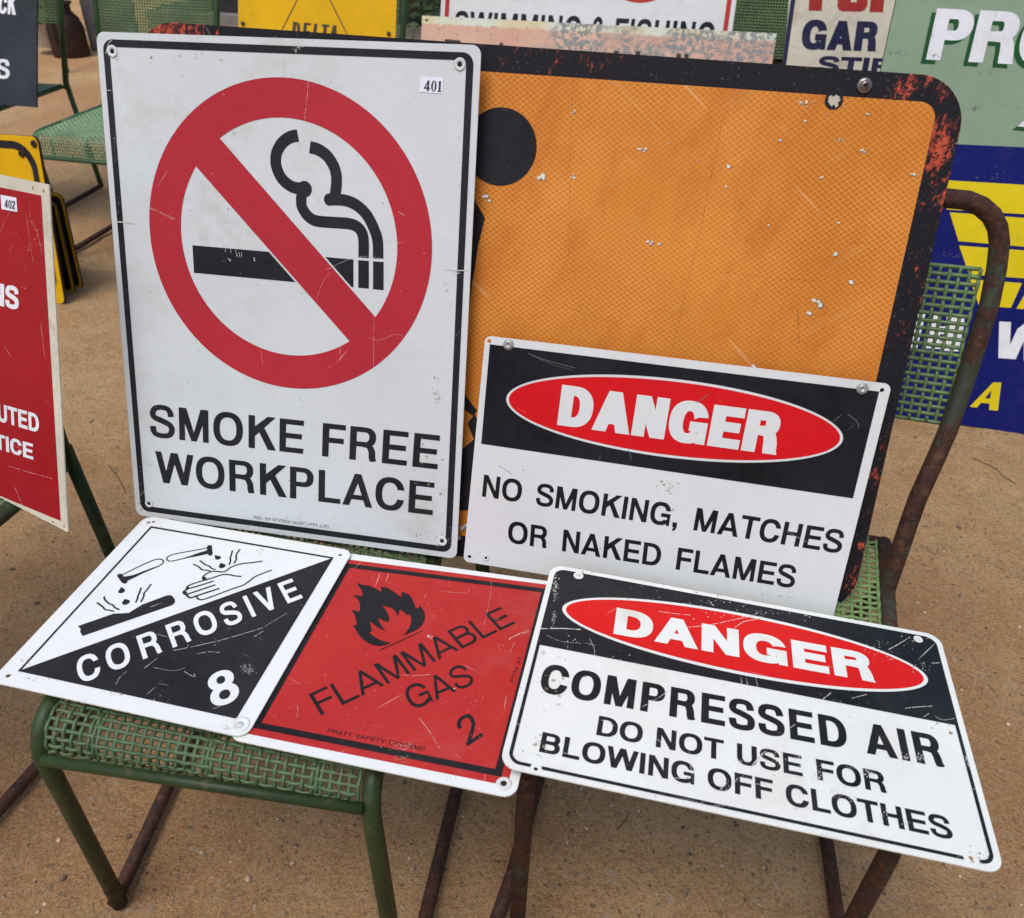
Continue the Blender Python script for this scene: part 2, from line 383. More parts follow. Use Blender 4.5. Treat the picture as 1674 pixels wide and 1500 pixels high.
# ------------------------------------------------------------------ materials
class NT:
    def __init__(s, name):
        s.m = bpy.data.materials.new(name); s.m.use_nodes = True; s.t = s.m.node_tree; s.b = s.t.nodes['Principled BSDF']
        s.tc = s.t.nodes.new('ShaderNodeTexCoord')
    def n(s, ty, **k):
        o = s.t.nodes.new(ty)
        for a, b in k.items(): setattr(o, a, b)
        return o
    def put(s, sock, v):
        if hasattr(v, 'is_output') or isinstance(v, bpy.types.NodeSocket): s.t.links.new(v, sock)
        else: sock.default_value = v
    def mp(s, scale=(1, 1, 1), rot=0, off=(0, 0, 0), rot3=None):
        o = s.n('ShaderNodeMapping'); s.put(o.inputs[0], s.tc.outputs['Object'])
        # rotate first, then stretch
        o.vector_type = 'TEXTURE' if False else 'POINT'
        o.inputs['Rotation'].default_value = rot3 or (0, 0, rot); o.inputs['Location'].default_value = off
        q = s.n('ShaderNodeVectorMath', operation='MULTIPLY'); s.put(q.inputs[0], o.outputs[0]); q.inputs[1].default_value = scale
        return q.outputs[0]
    def noise(s, scale, detail=4, rough=.55, vec=None, dist=0):
        o = s.n('ShaderNodeTexNoise'); s.put(o.inputs['Vector'], vec or s.tc.outputs['Object'])
        o.inputs['Scale'].default_value = scale; o.inputs['Detail'].default_value = detail; o.inputs['Roughness'].default_value = rough; o.inputs['Distortion'].default_value = dist
        return o.outputs[0]
    def ramp(s, f, a, b, va=0., vb=1.):
        o = s.n('ShaderNodeMapRange'); s.put(o.inputs[0], f); o.inputs[1].default_value = a; o.inputs[2].default_value = b; o.inputs[3].default_value = va; o.inputs[4].default_value = vb
        return o.outputs[0]
    def math(s, op, a, b=0.0):
        o = s.n('ShaderNodeMath', operation=op); s.put(o.inputs[0], a); s.put(o.inputs[1], b); return o.outputs[0]
    def mix(s, f, a, b):
        o = s.n('ShaderNodeMix', data_type='RGBA'); s.put(o.inputs[0], f)
        for k, c in ((6, a), (7, b)): s.put(o.inputs[k], tuple(c)+(1,) if isinstance(c, (tuple, list)) and len(c) == 3 else c)
        return o.outputs[2]
    def bump(s, h, d=.001, st=.5, prev=None):
        o = s.n('ShaderNodeBump'); s.put(o.inputs['Height'], h); o.inputs['Distance'].default_value = d; o.inputs['Strength'].default_value = st
        if prev: s.put(o.inputs['Normal'], prev)
        return o.outputs[0]
    def xyz(s):
        o = s.n('ShaderNodeSeparateXYZ'); s.put(o.inputs[0], s.tc.outputs['Object']); return o.outputs
    def done(s, col, rough=.5, nrm=None, metal=0, spec=.5):
        s.put(s.b.inputs['Base Color'], tuple(col)+(1,) if isinstance(col, tuple) and len(col) == 3 else col)
        s.put(s.b.inputs['Roughness'], rough); s.b.inputs['Metallic'].default_value = metal; s.b.inputs['Specular IOR Level'].default_value = spec
        if nrm: s.put(s.b.inputs['Normal'], nrm)
        return s.m
def paint(name, base, wear=(.75, .75, .72), amt=.4, dirt=.3, dcol=(.30, .23, .13), rough=.42, seed=0.0, var=.12, chips=None, spec=.16):
    """sign paint: slow fading, grime, hairline scratches in three directions and chips down to the layer below"""
    t = NT(name); chips = amt if chips is None else chips
    slow = t.noise(5.5, 5, .6, t.mp(off=(seed, seed*.7, 0)))
    fine = t.noise(75, 6, .65, t.mp(off=(seed, 0, 0)))
    fade = t.ramp(t.math('ADD', t.math('MULTIPLY', slow, .65), t.math('MULTIPLY', fine, .35)), .36, .66)
    dark = tuple(c*(1-var) for c in base); lite = tuple(min(1, c*(1+var)+.018*var) for c in base)
    col = t.mix(fade, dark, lite)
    marks = None
    for k, (rot, sx, sy) in enumerate(((.35, 9, 420), (-.9, 11, 380), (1.45, 8, 460), (.02, 12, 340))):
        f = t.noise(1.0, 1, .5, t.mp((sx, sy, 1), rot, (seed*3+k, seed+k*5, 0)))
        g = t.noise(1.0, 2, .5, t.mp((14, 14, 1), rot, (seed+k*3.3, k*2.1, 0)))
        m = t.math('MULTIPLY', t.ramp(f, .752-.045*amt, .80-.045*amt), t.ramp(g, .63-.10*amt, .72-.10*amt))
        marks = m if marks is None else t.math('MAXIMUM', marks, m)
    c1 = t.noise(230, 3, .6, t.mp(off=(seed, 2, 0))); c2 = t.noise(9, 4, .6, t.mp(off=(seed*2, 7, 0)))
    ch = t.math('MULTIPLY', t.ramp(c1, .70-.06*chips, .73-.06*chips), t.ramp(c2, .60-.12*chips, .72-.12*chips))
    marks = t.math('MULTIPLY', t.math('MAXIMUM', marks, ch), .85)
    col = t.mix(marks, col, wear)
    d1 = t.noise(11, 7, .7, t.mp(off=(seed*1.3, 9, 0))); d2 = t.noise(3.2, 3, .5, t.mp(off=(seed*.6, 4, 0)))
    dm = t.math('MULTIPLY', t.ramp(d1, .50, .74), t.ramp(d2, .42, .68))
    col = t.mix(t.math('MULTIPLY', dm, dirt), col, dcol)
    spk = t.math('MULTIPLY', t.ramp(t.noise(160, 2, .5, t.mp(off=(5, seed, 0))), .74, .78), min(1, dirt*2))
    col = t.mix(spk, col, tuple(c*.4 for c in dcol))
    rg = t.ramp(t.math('ADD', slow, t.math('MULTIPLY', dm, .5)), .3, .9, rough-.08, rough+.2)
    nr = t.bump(t.math('SUBTRACT', t.math('MULTIPLY', slow, .25), marks), .0004, .35)
    return t.done(col, rg, nr, 0, spec)
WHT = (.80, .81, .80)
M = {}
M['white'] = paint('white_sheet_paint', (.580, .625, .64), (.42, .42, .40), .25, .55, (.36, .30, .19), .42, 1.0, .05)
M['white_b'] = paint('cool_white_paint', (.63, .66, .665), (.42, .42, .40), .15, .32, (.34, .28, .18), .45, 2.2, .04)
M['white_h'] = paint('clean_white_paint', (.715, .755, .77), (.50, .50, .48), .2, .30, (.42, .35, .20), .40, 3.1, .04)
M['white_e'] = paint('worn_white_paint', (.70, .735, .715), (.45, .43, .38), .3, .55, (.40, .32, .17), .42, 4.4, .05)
M['cream_edge'] = paint('cream_sheet_edge', (.70, .68, .58), (.4, .4, .38), .3, .5, (.32, .24, .12), .5, 4.9)
M['black'] = paint('black_print', (.014, .015, .019), (.62, .62, .60), .35, .10, (.12, .10, .08), .38, 1.0, .3)
M['black_b'] = paint('glossy_black_print', (.011, .011, .014), (.40, .40, .40), .20, .06, (.10, .09, .07), .33, 2.2, .3, None, .10)
M['black_c'] = paint('scuffed_black_print', (.017, .016, .020), (.55, .55, .55), .55, .18, (.12, .11, .10), .38, 3.1, .3)
M['black_e'] = paint('heavily_scratched_black_print', (.013, .014, .018), (.66, .66, .64), .75, .16, (.14, .13, .11), .36, 4.4, .3, .45)
M['black_d'] = paint('scratched_black_print', (.013, .013, .016), (.30, .09, .08), .45, .12, (.14, .12, .10), .36, 5.0, .3)
M['red_a'] = paint('faded_red_print', (.41, .024, .038), (.70, .40, .40), .30, .10, (.25, .10, .08), .42, 1.0, .08)
M['red_b'] = paint('bright_red_print', (.58, .006, .010), (.75, .60, .58), .15, .05, (.3, .1, .05), .35, 2.2, .07)
M['red_d'] = paint('scuffed_red_print', (.43, .027, .026), (.72, .42, .38), .75, .30, (.42, .20, .16), .36, 5.0, .12, .7)
M['red_e'] = paint('worn_red_print', (.60, .012, .012), (.80, .66, .64), .55, .06, (.3, .1, .05), .34, 4.4, .08, .5)
M['red_n'] = paint('dark_red_enamel', (.33, .006, .014), (.70, .45, .42), .55, .22, (.22, .05, .04), .34, 6.0, .12, .45)
M['paper'] = NT('paper_label').done((.74, .74, .86), .7)
M['ink'] = NT('printer_ink').done((.02, .02, .03), .7)
M['zinc'] = NT('zinc_washer').done((.42, .43, .42), .5, None, .7)
M['steel'] = NT('dull_steel').done((.22, .20, .18), .35, None, .8)
M['dent'] = NT('bent_metal_crease').done((.56, .56, .52), .4)  # pale tone paints the highlight along dents and creases
M['palehole'] = paint('pale_pressed_rim', (.62, .63, .62), (.3, .3, .28), .3, .5, (.25, .2, .13), .45, 7.7)
M['hole'] = NT('dark_hole').done((.012, .010, .009), .9)
M['sandhole'] = NT('open_hole').done((.10, .07, .04), .9)
def broken(name, col, thr):
    t = NT(name); f = t.math('MAXIMUM', t.ramp(t.noise(420, 3, .6), thr-.05, thr), t.ramp(t.noise(60, 3, .6), .52, .56))
    t.put(t.b.inputs['Alpha'], t.math('MULTIPLY', f, .85)); return t.done(col, .6)
M['scratch'] = broken('bare_scratch', (.68, .67, .64), .47)
M['scratch_pink'] = broken('pale_pink_scratch', (.64, .33, .31), .49)
def soft(name, col, k, sc):
    t = NT(name); t.put(t.b.inputs['Alpha'], t.math('MULTIPLY', t.ramp(t.noise(sc, 6, .7), .40, .60), k)); return t.done(col, .8)
M['stain'] = soft('brown_grime_stain', (.34, .27, .15), .72, 190)
M['crack'] = soft('hairline_crack', (.30, .13, .045), .75, 60)
M['greychip'] = NT('grey_stripped_patch').done((.16, .16, .16), .7)
M['yellow'] = paint('yellow_sign_paint', (.68, .39, .003), (.25, .16, .05), .3, .30, (.22, .14, .03), .45, 8.0, .10)
M['yellow2'] = paint('bright_yellow_paint', (.70, .56, .010), (.35, .30, .10), .3, .22, (.25, .2, .05), .42, 9.0, .08)
M['brown_ink'] = NT('brown_ink').done((.10, .05, .015), .6)
M['dkink'] = NT('dark_brown_ink').done((.035, .025, .012), .6)
M['charcoal'] = paint('charcoal_painted_board', (.030, .034, .044), (.16, .16, .17), .4, .3, (.08, .08, .08), .55, 10.0, .25)
M['signwhite'] = paint('white_signwriting', (.72, .75, .80), (.30, .32, .30), .4, .2, (.3, .3, .3), .45, 11.0)
M['sage'] = paint('sage_green_board', (.245, .345, .245), (.14, .17, .15), .35, .28, (.13, .16, .13), .5, 12.0, .06)
M['dkgreen'] = paint('dark_green_signwriting', (.012, .085, .025), (.1, .2, .1), .2, .2, (.05, .07, .04), .5, 12.5)
M['navy'] = paint('navy_blue_board', (.004, .008, .125), (.07, .08, .17), .5, .30, (.05, .05, .10), .42, 13.0, .15)
M['navy_ink'] = paint('navy_lettering', (.018, .020, .060), (.40, .38, .33), .6, .2, (.2, .18, .13), .5, 14.0, .25)
M['red_ink'] = paint('faded_red_lettering', (.34, .028, .024), (.55, .42, .36), .5, .3, (.3, .2, .12), .5, 14.4)
M['cream'] = paint('grubby_cream_board', (.60, .57, .47), (.26, .22, .16), .7, 1.7, (.25, .19, .11), .55, 14.0, .14)
M['swim'] = paint('white_enamel_speckled', (.66, .69, .69), (.10, .07, .05), .3, .3, (.22, .18, .12), .4, 15.0, .05)
M['red_line'] = paint('red_border_line', (.45, .035, .035), (.6, .4, .38), .2, .1, (.3, .1, .08), .4, 15.2)

def mat_salmon():
    t = NT('peeling_salmon_paint')
    x, y, z = t.xyz()
    a = t.noise(62, 8, .75); b = t.noise(4.2, 3, .5, t.mp(off=(3, 1, 0)))
    pit = t.ramp(t.noise(120, 4, .6, t.mp((1, .6, 1), .5)), .62, .66)
    col = t.mix(t.ramp(b, .4, .62), (.58, .335, .25), (.62, .42, .31))
    lim = t.mix(t.ramp(t.noise(7, 2), .4, .6), (.60, .66, .56), (.62, .55, .34))
    top = t.ramp(t.math('ADD', y, t.math('MULTIPLY', t.math('SUBTRACT', a, .5), .035)), .2125, .217)
    col = t.mix(top, col, lim)
    col = t.mix(t.math('MULTIPLY', pit, .8), col, (.16, .15, .13))
    peel = t.math('MULTIPLY', t.ramp(a, .475, .51), t.ramp(t.math('ADD', b, t.math('MULTIPLY', x, .30)), .62, .69))
    col = t.mix(peel, col, (.22, .24, .24))
    return t.done(col, .65, t.bump(a, .0008, .3))
M['salmon'] = mat_salmon()

def mat_orange():
    t = NT('orange_reflective_sheeting')
    x, y, z = t.xyz()
    lines = None; P = .0060
    for sgn in (1, -1):
        q = t.math('ADD', t.math('MULTIPLY', x, .78/P), t.math('MULTIPLY', y, sgn*1.0/P))
        fr = t.math('ABSOLUTE', t.math('SUBTRACT', t.math('FRACT', q), .5))
        m = t.ramp(fr, .085, .13, 1.0, 0.0)
        lines = m if lines is None else t.math('MAXIMUM', lines, m)
    slow = t.noise(3.4, 5, .62); mid = t.noise(14, 6, .65, t.mp((1, .45, 1), .4))
    fad = t.ramp(slow, .36, .64)
    cell = t.mix(fad, (.475, .155, .013), (.585, .210, .026))
    ln = t.mix(fad, (.67, .265, .052), (.77, .345, .090))
    patch = t.ramp(t.noise(5, 4, .6, t.mp(off=(4, 4, 0))), .34, .62)
    low = t.ramp(y, .02, .34, .25, 1.0)
    col = t.mix(t.math('MULTIPLY', t.math('MULTIPLY', lines, low), t.ramp(patch, 0, 1, .35, 1.0)), cell, ln)
    col = t.mix(t.math('MULTIPLY', t.ramp(mid, .49, .70), .55), col, (.42, .10, .008))
    col = t.mix(t.math('MULTIPLY', t.ramp(t.noise(30, 6, .7, t.mp((1, .25, 1), .9)), .60, .74), .35), col, (.60, .34, .16))
    vs = t.noise(1, 2, .5, t.mp((190, 1.6, 1), .05))
    col = t.mix(t.math('MULTIPLY', t.ramp(vs, .735, .76), .55), col, (.30, .14, .05))
    sc = t.noise(1, 1, .5, t.mp((6, 240, 1), .7)); sm = t.noise(9, 2)
    col = t.mix(t.math('MULTIPLY', t.math('MULTIPLY', t.ramp(sc, .70, .73), t.ramp(sm, .5, .6)), .5), col, (.70, .45, .25))
    return t.done(col, t.ramp(mid, .3, .7, .42, .6), t.bump(t.math('ADD', lines, t.math('MULTIPLY', mid, 1.5)), .0003, .3), 0, .18)
M['orange'] = mat_orange()
def mat_border():
    """black edging rubbed through to fluorescent red-orange, mostly at the outer corner and along the rim"""
    t = NT('rubbed_black_edging')
    x, y, z = t.xyz()
    a = t.noise(85, 8, .8, t.mp((1, .4, 1), .25)); b = t.noise(9, 5, .65, t.mp(off=(2, 8, 0)))
    k = t.n('ShaderNodeVectorMath', operation='DISTANCE'); t.put(k.inputs[0], t.tc.outputs['Object']); k.inputs[1].default_value = (.885, .575, 0)
    corner = t.ramp(k.outputs['Value'], .025, .070, .080, 0)
    k2 = t.n('ShaderNodeVectorMath', operation='DISTANCE'); t.put(k2.inputs[0], t.tc.outputs['Object']); k2.inputs[1].default_value = (.01, .61, 0)
    corner = t.math('MAXIMUM', corner, t.ramp(k2.outputs['Value'], .03, .09, .10, 0))
    rim = t.math('MAXIMUM', t.ramp(x, .868, .895, 0, .055), t.ramp(y, .572, .60, 0, .018))
    f = t.math('ADD', t.math('ADD', t.math('MULTIPLY', a, .55), t.math('MULTIPLY', b, .45)), t.math('ADD', corner, rim))
    col = t.mix(t.math('MULTIPLY', t.ramp(f, .612, .645), t.ramp(t.noise(240, 5, .75), .42, .50)), (.010, .009, .012), t.mix(t.ramp(a, .4, .6), (.34, .040, .022), (.50, .085, .042)))
    sp = t.ramp(t.noise(260, 3, .6), .64, .70)
    col = t.mix(t.math('MULTIPLY', sp, .30), col, (.30, .26, .25))
    sc = t.noise(1, 2, .5, t.mp((34, 230, 1), 1.0)); col = t.mix(t.math('MULTIPLY', t.ramp(sc, .70, .76), .4), col, (.30, .25, .24))
    return t.done(col, .5, t.bump(a, .0005, .35), 0, .18)
M['border'] = mat_border()
M['rawedge'] = paint('chipped_pale_edge', (.62, .57, .48), (.25, .05, .03), .8, .7, (.35, .10, .05), .6, 16.0)

def mat_tube(name, green, rustlo, rustamt, rough=.4, patch=(.07, .085, .065)):
    """old enamelled tube: paint, greyed patches and rust that is thickest by the ground"""
    t = NT(name); x, y, z = t.xyz()
    a = t.noise(52, 9, .78); b = t.noise(7, 4, .6); c = t.noise(150, 4, .6)
    col = t.mix(t.ramp(b, .35, .65), tuple(g*.72 for g in green), tuple(g*1.25 for g in green))
    f = t.math('ADD', t.math('MULTIPLY', a, .5), t.math('MULTIPLY', b, .5))
    col = t.mix(t.math('MULTIPLY', t.ramp(f, .56, .60), .5), col, patch)
    foot = t.ramp(z, rustlo, .0, 0, .22)
    r = t.ramp(t.math('ADD', f, t.math('ADD', foot, rustamt)), .60, .635)
    rc_ = t.mix(t.ramp(a, .4, .66), (.016, .009, .008), (.075, .026, .014))
    rc_ = t.mix(t.math('MULTIPLY', t.ramp(c, .55, .68), .5), rc_, (.16, .065, .022))
    col = t.mix(r, col, rc_)
    dust = t.math('MULTIPLY', t.ramp(t.noise(60, 5, .7), .55, .72), .25)
    col = t.mix(dust, col, (.22, .15, .09))
    return t.done(col, t.ramp(r, 0, 1, rough, .72), t.bump(t.math('ADD', t.math('MULTIPLY', r, .5), a), .0014, .6), 0, .3)
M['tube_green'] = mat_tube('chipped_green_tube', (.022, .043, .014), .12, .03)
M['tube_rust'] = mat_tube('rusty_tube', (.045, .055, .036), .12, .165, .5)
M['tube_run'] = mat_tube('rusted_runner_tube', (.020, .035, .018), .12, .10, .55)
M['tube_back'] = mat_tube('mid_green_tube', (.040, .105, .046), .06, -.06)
def mat_mesh(name, g, dirt):
    t = NT(name); a = t.noise(48, 7, .7); b = t.noise(8, 4, .6)
    col = t.mix(t.ramp(b, .35, .65), tuple(c*.75 for c in g), tuple(c*1.25 for c in g))
    col = t.mix(t.math('MULTIPLY', t.ramp(t.math('ADD', t.math('MULTIPLY', a, .6), t.math('MULTIPLY', b, .4)), .53, .62), dirt), col, (.085, .060, .032))
    return t.done(col, .5, t.bump(a, .0008, .4))
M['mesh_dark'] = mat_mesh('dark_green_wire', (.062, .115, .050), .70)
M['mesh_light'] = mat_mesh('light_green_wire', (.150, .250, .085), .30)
M['mesh_pale'] = mat_mesh('pale_green_wire', (.165, .270, .140), .30)
M['mesh_back'] = mat_mesh('green_back_wire', (.100, .175, .065), .30)

def mat_ground():
    """compacted sand: patches of tan and red-brown, a crust of grit whose grains each have their own tone"""
    t = NT('trodden_sand')
    a = t.noise(1.3, 6, .62, t.mp(off=(1.4, .3, 0))); b = t.noise(17, 9, .72); c = t.noise(110, 7, .78); e = t.noise(42, 9, .8, t.mp(off=(3, 3, 0)))
    def grit(sc):
        v = t.n('ShaderNodeTexVoronoi'); t.put(v.inputs['Vector'], t.tc.outputs['Object']); v.inputs['Scale'].default_value = sc
        s_ = t.n('ShaderNodeSeparateColor'); t.put(s_.inputs[0], v.outputs['Color']); return s_.outputs[0], s_.outputs[1], v.outputs['Distance']
    g1, h1, d1 = grit(420); g2, h2, d2 = grit(200)
    col = t.mix(t.ramp(a, .42, .58), (.670, .372, .172), (.800, .530, .268))
    col = t.mix(t.math('MULTIPLY', t.ramp(b, .46, .64), .5), col, (.500, .270, .126))
    col = t.mix(t.math('MULTIPLY', t.ramp(g1, .55, 1.0), .45), col, (.78, .57, .36))
    col = t.mix(t.math('MULTIPLY', t.ramp(g1, .36, .05), .50), col, (.290, .155, .075))
    col = t.mix(t.math('MULTIPLY', t.ramp(g2, .93, .95), .70), col, t.mix(h2, (.120, .080, .060), (.74, .58, .42)))
    col = t.mix(t.math('MULTIPLY', t.ramp(c, .42, .32), .75), col, (.200, .106, .054))  # low spots of the relief darkened: crevice shade put into the colour
    col = t.mix(t.math('MULTIPLY', t.ramp(e, .39, .31), .80), col, (.180, .096, .050))  # same crevice darkening for the coarser hollows
    hh = t.math('ADD', t.math('MULTIPLY', c, .9), t.math('ADD', t.math('MULTIPLY', b, 1.8), t.math('ADD', t.math('MULTIPLY', e, 1.4), t.math('MULTIPLY', t.math('ADD', g1, g2), .16))))
    return t.done(col, .95, t.bump(hh, .011, 1.0), 0, .1)
M['ground'] = mat_ground()
def mat_stone():
    t = NT('pebbles_of_mixed_tone'); a = t.noise(38, 2, .5); b = t.noise(300, 4, .6)
    col = t.mix(t.ramp(a, .40, .60), (.11, .070, .048), (.58, .42, .28)); col = t.mix(t.math('MULTIPLY', t.ramp(b, .5, .7), .4), col, (.16, .10, .065))
    return t.done(col, .85)
M['stone'] = mat_stone()
M['twig'] = NT('dry_twig').done((.085, .05, .03), .9)
M['plank'] = mat_mesh('weathered_timber', (.20, .185, .165), .35)
M['darkwall'] = mat_mesh('dark_stained_boards', (.006, .006, .006), .3)  # near-black: deep shade put into the colour; the pole shares it
M['leaf'] = mat_mesh('shrub_leaf', (.035, .075, .018), .2)
M['drum'] = mat_tube('rusty_drum_steel', (.020, .008, .007), .2, .02, .6)
M['enamel'] = paint('chipped_white_enamel', (.62, .60, .54), (.20, .07, .02), .8, .7, (.25, .12, .04), .45, 17.0)
M['greybox'] = mat_mesh('grey_steel_box', (.12, .12, .125), .4)

# ------------------------------------------------------------------ chairs
def woven(S, ns, nt, r, pitch_amp, nsub=2, extra_s=()):
    """crossing wires on a surface S(s, t, h); every wire goes over one and under the next"""
    b = MB()
    ss = sorted([i/(ns-1) for i in range(ns)]+list(extra_s))
    for i, s in enumerate(ss):
        P = [S(s, k/((nt-1)*nsub), pitch_amp*math.cos(math.pi*k/nsub+math.pi*i)) for k in range((nt-1)*nsub+1)]
        b.tube(P, r, 6, True, r*.85)
    for j in range(nt):
        t = j/(nt-1)
        P = [S(k/((ns-1)*nsub), t, -pitch_amp*math.cos(math.pi*k/nsub+math.pi*j)) for k in range((ns-1)*nsub+1)]
        b.tube(P, r, 6, True, r*.85)
    return b
def make_chair(G, label, mats, group='green wire-mesh chairs standing in rows', fine=True):
    root = bpy.data.objects.new('garden_chair', None); COL.objects.link(root); root.empty_display_size = .05
    root.location = G.get('base', (0, 0, 0)); tag(root, label, 'chair', group)
    O = Vector(root.location)
    V = lambda p: Vector(p)-O
    r = .0100
    FL, FR, BL, BR = [V(G[k]) for k in ('FL', 'FR', 'BL', 'BR')]
    for F, B, base in ((FL, BL, G['legL']), (FR, BR, G['legR'])):
        base = V(base); P = fillet([base, F, F+(B-F)*.35], .05)
        MB().tube(P, r).build('leg', mats['tube'], root)
        MB().tube([F+(B-F)*.349, B], r).build('seat_rail', mats['rail'], root)
    for k in ('runL', 'runR'):
        if k in G:
            P = [V(p) for p in G[k]]
            MB().tube(fillet(P, .03), r*.95).build('runner', mats['runner'], root)
    for k in ('rearL', 'rearR'):
        if k in G: MB().tube(fillet([V(p) for p in G[k]], .03), r).build('leg', mats['rail'], root)
    cr = [V(p) for p in G['cross']]
    MB().tube(cr, .0062).build('cross_tube', mats['tube'], root)
    bt = MB().tube([BL, BR], .0070).build('cross_tube', mats['rail'], root)
    up = [V(p) for p in G['back']]
    bf = MB().tube(fillet(up, G.get('backr', .06), 9), r*1.08).build('back_frame', mats['rail'], root)
    dn = (cr[0]+cr[1])/2-(FL+FR)/2
    c0, c1 = FL+(BL-FL)*.03, FR+(BR-FR)*.03
    dx = (FR-FL).normalized()*.012; dl = .10
    def S(s, t, h):
        # t: 0 at the back, 1 at the front cross tube, with a rounded front lip
        L = BL+dx*.9; Rr = BR-dx*.9; l1 = FL+dx; r1 = FR-dx
        back = L+(Rr-L)*s; fr = l1+(r1-l1)*s
        ln = (fr-back).length; d = (fr-back)/ln; down = dn.length; tot = ln+down*.9; q = t*tot
        z0 = .004-.006*math.sin(math.pi*s)*math.sin(math.pi*min(1, q/ln))
        rad = .028
        if q < ln-rad: p = back+d*q; nn = Vector((0, 0, 1)); p.z += z0
        else:
            a = min(1.0, (q-(ln-rad))/(rad*math.pi/2)); e = q-(ln-rad)-rad*math.pi/2
            p = back+d*(ln-rad)+d*rad*math.sin(a*math.pi/2); p.z += z0-rad*(1-math.cos(a*math.pi/2))
            nn = (Vector((0, 0, 1))*math.cos(a*math.pi/2)+d*math.sin(a*math.pi/2)).normalized()
            if e > 0: p.z -= e
        return p+nn*h
    wd = (FR-FL).length; dp = (BL-FL).length+dn.length*.9
    ns = int(round((wd-.024)/.0098))+1; nt = int(round(dp/.0098))+1
    woven(S, ns, nt, .0023, .0014, 2 if fine else 1, (.5/(ns-1)+round(.14*(ns-1))/(ns-1), .5/(ns-1)+round(.5*(ns-1))/(ns-1), .5/(ns-1)+round(.86*(ns-1))/(ns-1))).build('seat_mesh', mats['seat'], root)
    b0, b1, b2, b3 = [V(p) for p in G['panel']]      # bottom left, bottom right, top right, top left
    bn = (b1-b0).cross(b3-b0).normalized()
    def T(s, t, h): return b0*(1-s)*(1-t)+b1*s*(1-t)+b2*s*t+b3*(1-s)*t+bn*h-bn*.018*math.sin(math.pi*s)
    nb = int(round((b1-b0).length/.0097))+1; nh = int(round((b3-b0).length/.0094))+1
    pm = woven(T, nb, nh, .0024, .0014, 2 if fine else 1)
    pm.build('back_mesh', mats['backm'], root)
    return root
def copy_tree(o, parent=None):
    c = o.copy(); COL.objects.link(c); c.parent = parent
    for ch in [x for x in bpy.data.objects if x.parent == o]: copy_tree(ch, c)
    return c
# ------------------------------------------------------------------ ground
def axis(lo, hi, near, far, d):
    out = []; x = lo
    while x <= hi: out.append(x); x += d
    s = d; x = lo
    while x > near: s *= 1.35; x -= s; out.insert(0, x)
    s = d; x = out[-1]
    while x < far: s *= 1.35; x += s; out.append(x)
    return out
xs = axis(-2.2, 1.8, -300, 300, .0095); ys = axis(.28, 3.2, -60, 500, .0095)
def gz(x, y):
    if abs(x) > 6 or y > 12 or y < -4: return 0.0
    v = Vector((x, y, 0))
    k = noise.noise(v*3.3+Vector((5, 2, 0)))
    return .007*noise.noise(v*1.7)+.004*noise.noise(v*9)+(.0022+.0014*k)*noise.noise(v*27)+(.0016+.0012*k)*noise.noise(v*55)-.004
nx, ny = len(xs), len(ys)
me = mesh_from('ground', [(x, y, gz(x, y)) for y in ys for x in xs], [(j*nx+i, j*nx+i+1, (j+1)*nx+i+1, (j+1)*nx+i) for j in range(ny-1) for i in range(nx-1)], True)
tag(link('ground', me, None, M['ground']), kind='structure')
rnd = random.Random(7)
pb = MB()
SPOT = [(102, 1432, .0062), (405, 1433, .005), (483, 1381, .004), (478, 1407, .004), (95, 1370, .004), (240, 1338, .003), (632, 1424, .003), (655, 1430, .0025), (1500, 985, .005), (1512, 1000, .004), (1465, 985, .004), (1568, 861, .005), (930, 1330, .004), (958, 1352, .004), (700, 1322, .003), (330, 1392, .004), (1120, 1462, .004), (1250, 1420, .0035), (60, 985, .005), (20, 930, .005), (190, 770, .005), (150, 690, .005), (1600, 1290, .004), (1650, 1180, .004), (1560, 1010, .004)]
for k in range(5200):
    x = rnd.uniform(-2.2, 1.9); y = .3+3.6*rnd.random()**1.5; r = .0009+.0030*rnd.random()**3.6
    if k < 16: r = rnd.uniform(.0035, .0065); x = rnd.uniform(-.9, 1.1); y = rnd.uniform(.35, 1.9)
    if k < len(SPOT):
        q = onz(SPOT[k][0], SPOT[k][1], 0); x, y, r = q.x, q.y, SPOT[k][2]
    n0 = len(pb.V); z = gz(x, y)+r*.25; seed = Vector((k*1.3, k*.7, 0))
    bmv = [(0, 0, 1)]+[(math.cos(a*1.0472+q)*c, math.sin(a*1.0472+q)*c, h) for c, h, q in ((.85, .5, 0), (.95, -.3, .5)) for a in range(6)]+[(0, 0, -1)]
    fx, fy, fz = rnd.uniform(.8, 1.4), rnd.uniform(.7, 1.1), rnd.uniform(.5, .8); ang = rnd.uniform(0, 6.28)
    V = []
    for v in bmv:
        w = Vector(v)*(1+.35*noise.noise(Vector(v)*1.5+seed)); w = Vector((w.x*fx, w.y*fy, w.z*fz))
        V.append((x+r*(w.x*math.cos(ang)-w.y*math.sin(ang)), y+r*(w.x*math.sin(ang)+w.y*math.cos(ang)), z+r*w.z))
    F = [(0, 1+a, 1+(a+1) % 6) for a in range(6)]+[(1+a, 7+a, 1+(a+1) % 6) for a in range(6)]+[(7+a, 7+(a+1) % 6, 1+(a+1) % 6) for a in range(6)]+[(13, 7+(a+1) % 6, 7+a) for a in range(6)]
    pb.add(V, F)
tag(pb.build('pebbles', M['stone'], None, True), 'small brown stones and grit scattered over the sand', 'pebbles', kind='stuff')
